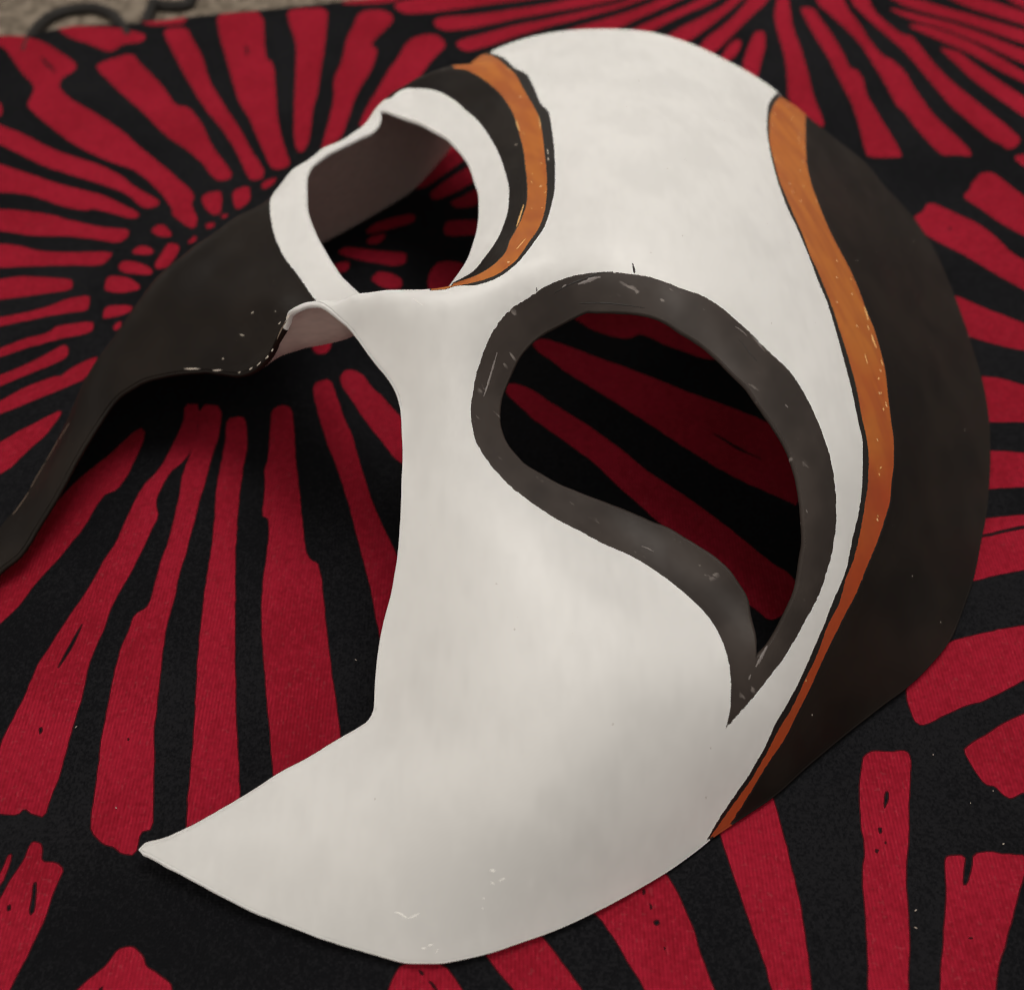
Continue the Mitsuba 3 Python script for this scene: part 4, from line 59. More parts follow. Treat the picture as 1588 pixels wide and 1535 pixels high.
outline_left=[[-.00899,.20258],[-.00899,.19058],[-.00723,.18694],[-.00559,.18333],[-.0041,.17991],[-.00277,.1762],[-.00155,.17246],[-.00036,.16908],[.00085,.16625],[.00219,.16409],[.00372,.16238],[.00516,.16066],[.00621,.15851],[.00704,.15574],[.00775,.15254],[.0084,.14912],[.00902,.14572],[.00958,.14227],[.01008,.13866],[.01058,.13509],[.01117,.13172],[.01203,.12869],[.01317,.12587],[.01406,.12304],[.0144,.12001],[.01462,.11673],[.01476,.11331],[.01486,.10986],[.01496,.10648],[.01506,.10318],[.01515,.09988],[.01523,.09659],[.01529,.09331],[.01532,.09007],[.01533,.08692],[.0153,.08392],[.01528,.08113],[.01526,.07853],[.01524,.07602],[.0152,.07356],[.01514,.07114],[.01505,.06873],[.01492,.06635],[.01477,.06397],[.01458,.06161],[.01431,.05928],[.01397,.05698],[.01359,.05467],[.01321,.05232],[.01281,.0499],[.01237,.04739],[.0119,.04481],[.01139,.04222],[.01085,.03971],[.01026,.03734],[.00956,.03515],[.0088,.03311],[.00802,.03116],[.00725,.02926],[.00651,.0274],[.00577,.02563],[.00501,.02395],[.00424,.0224],[.00344,.02095],[.00261,.01956],[.00177,.01823],[.0009,.017],[.0,.0159],[-.00092,.01497],[-.00189,.01413],[-.00291,.01333],[-.00395,.01257],[-.00502,.01185],[-.0061,.01121],[-.0072,.01058],[-.00832,.00996],[-.00947,.00937],[-.01063,.00888],[-.01182,.00856],[-.01878,.00966],[-.01793,.00981],[-.01671,.00978],[-.01551,.00981],[-.01432,.00991],[-.01313,.01007],[-.01195,.01028],[-.01078,.01063],[-.00961,.0111],[-.00845,.01163],[-.0073,.01219],[-.00619,.01276],[-.0051,.01338],[-.00404,.0141],[-.00301,.01491],[-.002,.01577],[-.00102,.01668],[-6e-05,.01772],[.00084,.01892],[.00167,.02027],[.00244,.02179],[.00318,.02346],[.0039,.02527],[.00461,.02718],[.00533,.02914],[.00608,.03111],[.00687,.03307],[.00767,.0351],[.00841,.03727],[.00903,.03964],[.00958,.04221],[.01011,.04487],[.01058,.04754],[.01098,.05016],[.01128,.0527],[.01151,.0552],[.01171,.05767],[.01189,.06013],[.01202,.06258],[.0121,.06502],[.01215,.06746],[.01221,.06989],[.01226,.07231],[.01226,.07477],[.01221,.07729],[.01212,.07988],[.01202,.0826],[.01195,.08556],[.01188,.08869],[.0118,.09188],[.01171,.0951],[.01161,.09832],[.0115,.10153],[.01138,.10476],[.01126,.10799],[.01111,.11121],[.0109,.11441],[.0106,.1176],[.01014,.12082],[.00958,.12404],[.009,.12725],[.00833,.13049],[.00761,.13382],[.00688,.13722],[.00614,.14062],[.00537,.14393],[.00459,.14714],[.00385,.15026],[.00316,.15338],[.00245,.15642],[.00164,.15924],[.0006,.16183],[-.00061,.16433],[-.00187,.1669],[-.0031,.16977],[-.00435,.17317],[-.00567,.17709],[-.00712,.18136],[-.00873,.18645],[-.01045,.1914],[-.01222,.19602],[-.01411,.20208],[-.01612,.20883],[-.0222,.2013]]
white_side=[[-.00899,.21058],[-.00899,.19058],[-.00723,.18694],[-.00559,.18333],[-.0041,.17991],[-.00277,.1762],[-.00155,.17246],[-.00036,.16908],[.00085,.16625],[.00219,.16409],[.00372,.16238],[.00516,.16066],[.00621,.15851],[.00704,.15574],[.00775,.15254],[.0084,.14912],[.00902,.14572],[.00958,.14227],[.01008,.13866],[.01058,.13509],[.01117,.13172],[.01203,.12869],[.01317,.12587],[.01406,.12304],[.0144,.12001],[.01462,.11673],[.01476,.11331],[.01486,.10986],[.01496,.10648],[.01506,.10318],[.01515,.09988],[.01523,.09659],[.01529,.09331],[.01532,.09007],[.01533,.08692],[.0153,.08392],[.01528,.08113],[.01526,.07853],[.01524,.07602],[.0152,.07356],[.01514,.07114],[.01505,.06873],[.01492,.06635],[.01477,.06397],[.01458,.06161],[.01431,.05928],[.01397,.05698],[.01359,.05467],[.01321,.05232],[.01281,.0499],[.01237,.04739],[.0119,.04481],[.01139,.04222],[.01085,.03971],[.01026,.03734],[.00956,.03515],[.0088,.03311],[.00802,.03116],[.00725,.02926],[.00651,.0274],[.00577,.02563],[.00501,.02395],[.00424,.0224],[.00344,.02095],[.00261,.01956],[.00177,.01823],[.0009,.017],[.0,.0159],[-.00092,.01497],[-.00189,.01413],[-.00291,.01333],[-.00395,.01257],[-.00502,.01185],[-.0061,.01121],[-.0072,.01058],[-.00832,.00996],[-.00947,.00937],[-.01063,.00888],[-.01182,.00856],[-.02178,.01231],[-.03174,.01171],[-.04081,.01229],[-.05095,.014],[-.05976,.01463],[-.06534,.01478],[-.0681,.01301],[-.07227,.01597],[-.08027,.00397],[-.09,-.06],[-.155,-.095],[-.155,-.3],[.4,-.3],[.4,.4]]
scuffs_and_glints=[["pale",.00105,[[-.06995,.0042],[-.07049,.00392],[-.07104,.00367]]],["pale",.00085,[[-.07295,.00386],[-.07343,.00376],[-.0739,.00367]]],["pale",.00063,[[-.07535,-.00303],[-.0757,-.0032],[-.07606,-.00337]]],["pale",.00085,[[-.077,-.0041],[-.07761,-.00412],[-.07822,-.00413]]],["pale",.00064,[[-.07999,-.00392],[-.0805,-.00395],[-.08101,-.00397],[-.08153,-.00398]]],["pale",.00065,[[-.0835,-.00295],[-.08423,-.00258],[-.08498,-.00216]]],["pale",.00072,[[-.09674,.02166],[-.09753,.02176]]],["pale",.00049,[[-.10449,.02563],[-.10529,.02587],[-.10609,.02611],[-.10689,.02634],[-.10768,.02656],[-.10847,.02676]]],["pale",.00049,[[-.11367,.0285],[-.11442,.0286],[-.11516,.0287],[-.11591,.02878],[-.11664,.02886],[-.11738,.02893],[-.11811,.029],[-.11885,.02906],[-.11958,.02912]]],["pale",.00097,[[-.09323,.04034],[-.09296,.03994]]],["pale",.00039,[[-.09778,.0345],[-.0969,.0341],[-.09602,.0337]]],["pale",.00049,[[-.10473,.02957],[-.1042,.02921]]],["brown",.00063,[[-.07073,.00281],[-.07109,.00248],[-.07144,.00214],[-.07178,.00181],[-.0721,.00147],[-.07241,.00113],[-.07271,.00078],[-.07299,.00042],[-.07326,6e-05],[-.07352,-.00031],[-.07376,-.00069],[-.07399,-.00108]]],["brown",.00079,[[-.16625,.02121],[-.16684,.02104],[-.16743,.02086],[-.16801,.02069],[-.1686,.02051],[-.16918,.02032],[-.16975,.02014],[-.17032,.01994],[-.17087,.01973],[-.17142,.0195],[-.17194,.01924]]],["brown",.00064,[[-.17315,.01996],[-.17353,.01951],[-.17393,.01908],[-.17434,.01865],[-.17476,.01824],[-.17519,.01784],[-.17563,.01744],[-.17607,.01705],[-.17653,.01667],[-.177,.01631],[-.17748,.01596],[-.17798,.01561],[-.17848,.01527]]],["brown",.0007,[[-.17851,.01383],[-.17888,.01333],[-.17921,.01277],[-.1795,.01216],[-.17976,.01151],[-.17999,.01083],[-.1802,.01011],[-.18038,.00936],[-.18054,.00858],[-.18067,.00779],[-.1808,.00697],[-.1809,.00613],[-.18099,.00528],[-.18106,.00441],[-.18111,.00351],[-.18114,.0026]]],["brown",.00058,[[-.181,-.00044],[-.18113,-.00125],[-.18128,-.00206],[-.18142,-.00286],[-.18156,-.00367],[-.1817,-.00448],[-.18185,-.00528],[-.18201,-.00606],[-.18218,-.00684],[-.18236,-.0076],[-.18256,-.00834],[-.18277,-.00906],[-.18301,-.00976],[-.18326,-.01044],[-.18352,-.01111]]],["white",.00048,[[-.03259,-.15559],[-.03203,-.15567],[-.0315,-.1558],[-.031,-.15598],[-.03055,-.15624],[-.03009,-.15651],[-.02962,-.15674],[-.02915,-.15697]]],["white",.00039,[[-.02879,-.15699],[-.02821,-.15693],[-.02766,-.15683],[-.02713,-.1567],[-.02664,-.15651],[-.02616,-.15626],[-.02572,-.15597]]],["white",.00057,[[-.00605,-.14726],[-.00557,-.14725],[-.0051,-.14724],[-.00462,-.14723]]],["white",.00042,[[-.00356,-.14928],[-.00303,-.14904],[-.00249,-.14881],[-.00196,-.14857]]],["white",.00057,[[-.00588,-.14961],[-.00534,-.14973],[-.00481,-.14984]]],["white",.00048,[[-.00803,-.15281],[-.00767,-.15293]]],["white",.00048,[[-.00822,-.15492],[-.00786,-.15491]]],["white",.00049,[[-.02506,-.16354],[-.02452,-.16354],[-.02398,-.16354]]],["white",.00058,[[-.02326,-.163],[-.02263,-.16286],[-.022,-.16272]]],["white",.00039,[[-.02095,-.16449],[-.02076,-.16401],[-.02058,-.16353]]],["white",.00036,[[-.03063,.00347],[-.03012,.003],[-.0296,.00257],[-.02907,.00217],[-.02852,.00181],[-.02796,.00147],[-.02738,.00117]]],["grey",.00079,[[.07589,-.08686],[.07561,-.0873],[.07532,-.08775],[.07503,-.0882],[.07474,-.08865],[.07445,-.08911],[.07415,-.08956],[.07385,-.09002],[.07355,-.09047],[.07325,-.09093],[.07294,-.09138],[.07264,-.09182],[.07233,-.09227],[.07203,-.09272]]],["grey",.00059,[[.07032,-.0949],[.0701,-.09536],[.06989,-.09582],[.06967,-.09628]]],["grey",.00061,[[-.00463,-.00679],[-.00479,-.00726],[-.00496,-.00773],[-.00512,-.00821],[-.00528,-.00868],[-.00545,-.00917],[-.00561,-.00965],[-.00578,-.01015],[-.00595,-.01065],[-.00611,-.01115],[-.00628,-.01167],[-.00645,-.01219],[-.00662,-.01271],[-.00678,-.01325],[-.00695,-.01379],[-.00712,-.01433],[-.00729,-.01488],[-.00746,-.01544],[-.00763,-.016],[-.00781,-.01657],[-.008,-.01714],[-.00819,-.01771],[-.00838,-.01828],[-.00858,-.01885],[-.00879,-.01941]]],["grey",.0004,[[.04,-.05655],[.04059,-.05668],[.04116,-.05686],[.0417,-.05707],[.04223,-.05731],[.04274,-.05761],[.04323,-.05795],[.0437,-.05832]]],["grey",.00105,[[.02086,.01408],[.02147,.0143],[.02208,.01452],[.02268,.01474],[.02328,.01498],[.02386,.01525],[.02444,.01553],[.02503,.01578],[.02562,.01599],[.02623,.01618],[.02685,.01635],[.02747,.0165],[.0281,.01662]]],["grey",.00062,[[.01591,.01256],[.01652,.01297],[.01714,.01338]]],["grey",.00063,[[.07072,.00331],[.07128,.00318],[.07181,.00302],[.07232,.00281],[.0728,.00258],[.07325,.0023],[.07367,.00198],[.07407,.00161],[.07444,.0012]]],["grey",.00051,[[.07624,.00159],[.07666,.00121],[.07708,.00082],[.07749,.00042],[.07789,1e-05],[.07829,-.00041],[.07868,-.00084],[.07906,-.00128],[.07943,-.00174],[.0798,-.0022],[.08016,-.00267]]],["grey",.00062,[[.08474,-.02058],[.08524,-.02098],[.08574,-.02137]]],["grey",.00041,[[.08914,-.05116],[.08932,-.05157],[.0895,-.05199]]],["dark",.00042,[[.0714,-.0009],[.07181,-.00129],[.07221,-.00169],[.0726,-.00211],[.07297,-.00253],[.07333,-.00297],[.07367,-.00344],[.074,-.00392],[.07432,-.00441],[.07466,-.00488],[.07501,-.00533],[.07538,-.00577],[.07576,-.0062],[.07615,-.00661],[.07655,-.00702],[.07696,-.00741]]],["dark",.00046,[[.01345,.01086],[.01396,.01119],[.01448,.01151],[.01501,.01183],[.01554,.01215],[.01607,.01246],[.01662,.01277],[.01717,.01307],[.01772,.01336],[.01828,.01365],[.01886,.01394],[.01944,.01421],[.02002,.01448],[.02061,.01475],[.0212,.01501],[.02179,.01526],[.02238,.01552],[.02296,.01577],[.02355,.01604],[.02413,.01631],[.02472,.01658],[.02531,.01684],[.02589,.01709],[.02649,.01731],[.02708,.01751],[.02769,.01766],[.02829,.01778],[.0289,.01789],[.02952,.01799],[.03014,.01808],[.03077,.01815],[.0314,.0182],[.03203,.01822]]],["dark",.00042,[[.02108,.00947],[.02169,.00956],[.0223,.00964],[.02291,.00971],[.02352,.00977],[.02413,.00982],[.02474,.00985],[.02534,.00988],[.02595,.0099],[.02656,.00991],[.02716,.0099],[.02776,.00989],[.02837,.00987],[.02897,.00983],[.02957,.00978],[.03017,.00972],[.03077,.00965],[.03137,.00957],[.03197,.00948],[.03257,.00939],[.03316,.00929],[.03376,.00918],[.03435,.00907],[.03495,.00896],[.03554,.00885],[.03613,.00873],[.03673,.00862],[.03732,.00851],[.03791,.00838],[.03849,.00826],[.03908,.00812],[.03967,.00798],[.04025,.00784],[.04084,.0077],[.04142,.00755],[.04201,.0074]]],["dark",.00085,[[.0385,.02102],[.03865,.02037],[.03878,.01973],[.03887,.01909],[.03895,.01845],[.039,.01782]]],["dark",.00041,[[.00771,.01122],[.00776,.01069],[.00781,.01018]]],["gold",.00123,[[.12927,.03426],[.12931,.03342],[.12938,.03261],[.12948,.03184],[.12961,.0311],[.12977,.0304],[.12996,.02974],[.13018,.02911]]],["gold",.001,[[.12881,.04759],[.12901,.04682],[.12915,.046],[.12924,.04512],[.12926,.04418],[.12925,.04321],[.12919,.04219],[.12908,.04112]]],["gold",.00074,[[.12799,.03775],[.12816,.03718],[.12832,.0366],[.12849,.03603]]],["gold",.00076,[[.12493,.05897],[.12576,.05868]]],["gold",.00064,[[.13133,.02487],[.13146,.02413],[.1316,.0234],[.13174,.02268]]],["gold",.00057,[[.12821,.01486],[.12765,.01364]]],["gold",.00057,[[.12779,.00877],[.12795,.00811]]],["gold",.00057,[[.1293,.00601],[.12939,.00506]]],["gold",.00052,[[.12758,.00222],[.12733,.00103]]],["gold",.00045,[[.12074,-.02433],[.12181,-.02303]]],["gold",.00045,[[.12017,-.02614],[.12036,-.02686]]],["gold",.00053,[[.11762,-.04048],[.11822,-.04017]]],["gold",.00068,[[.1188,.12875],[.11876,.12715]]],["gold",.0006,[[.11379,.10458],[.11371,.10357]]],["gold",.00054,[[.08905,-.09163],[.08932,-.09181]]],["gold",.00048,[[.12298,.02066],[.12306,.01994],[.12314,.01922],[.12321,.01851],[.12329,.01781],[.12338,.01711]]],["gold",.00057,[[.00392,.11133],[.00416,.1107]]],["gold",.00057,[[.0044,.10958],[.00464,.10894]]],["gold",.00058,[[.01043,.08317],[.01065,.08253]]],["gold",.00053,[[.00715,.07833],[.00737,.07772]]],["gold",.00062,[[.00686,.07353],[.00708,.07253]]],["gold",.00056,[[.01119,.06379],[.01183,.06293]]],["gold",.0005,[[.0101,.0538],[.01053,.05348]]],["gold",.0005,[[.00665,.05648],[.00686,.05587]]],["gold",.00069,[[.00403,.06075],[.00383,.05969],[.00363,.05862],[.00342,.05754],[.00321,.05645],[.00301,.05534],[.0028,.05421],[.00259,.05306],[.00238,.05188],[.00217,.05066],[.00195,.0494],[.00174,.04808],[.00153,.04672]]],["gold",.00047,[[.00441,.03283],[.00397,.032],[.00353,.03115],[.00311,.0303],[.00268,.02945],[.00227,.02859],[.00186,.02773],[.00145,.02685]]],["gold",.00068,[[.0015,.12191],[.00172,.1204],[.00195,.11889],[.00219,.11739],[.00244,.11589],[.00269,.11439],[.00295,.11289]]],["gold",.00052,[[.01018,.12106],[.01032,.1195],[.01044,.11794],[.01054,.11639],[.01061,.11485],[.01066,.11331],[.0107,.11178],[.01072,.11025]]],["pale",.00056,[[.00146,.10443],[.0017,.10332]]],["pale",.00044,[[.01294,.09189],[.01298,.09044],[.01302,.089],[.01306,.08757]]],["pale",.00039,[[.013,.08505],[.01302,.08379],[.01305,.08258]]]]
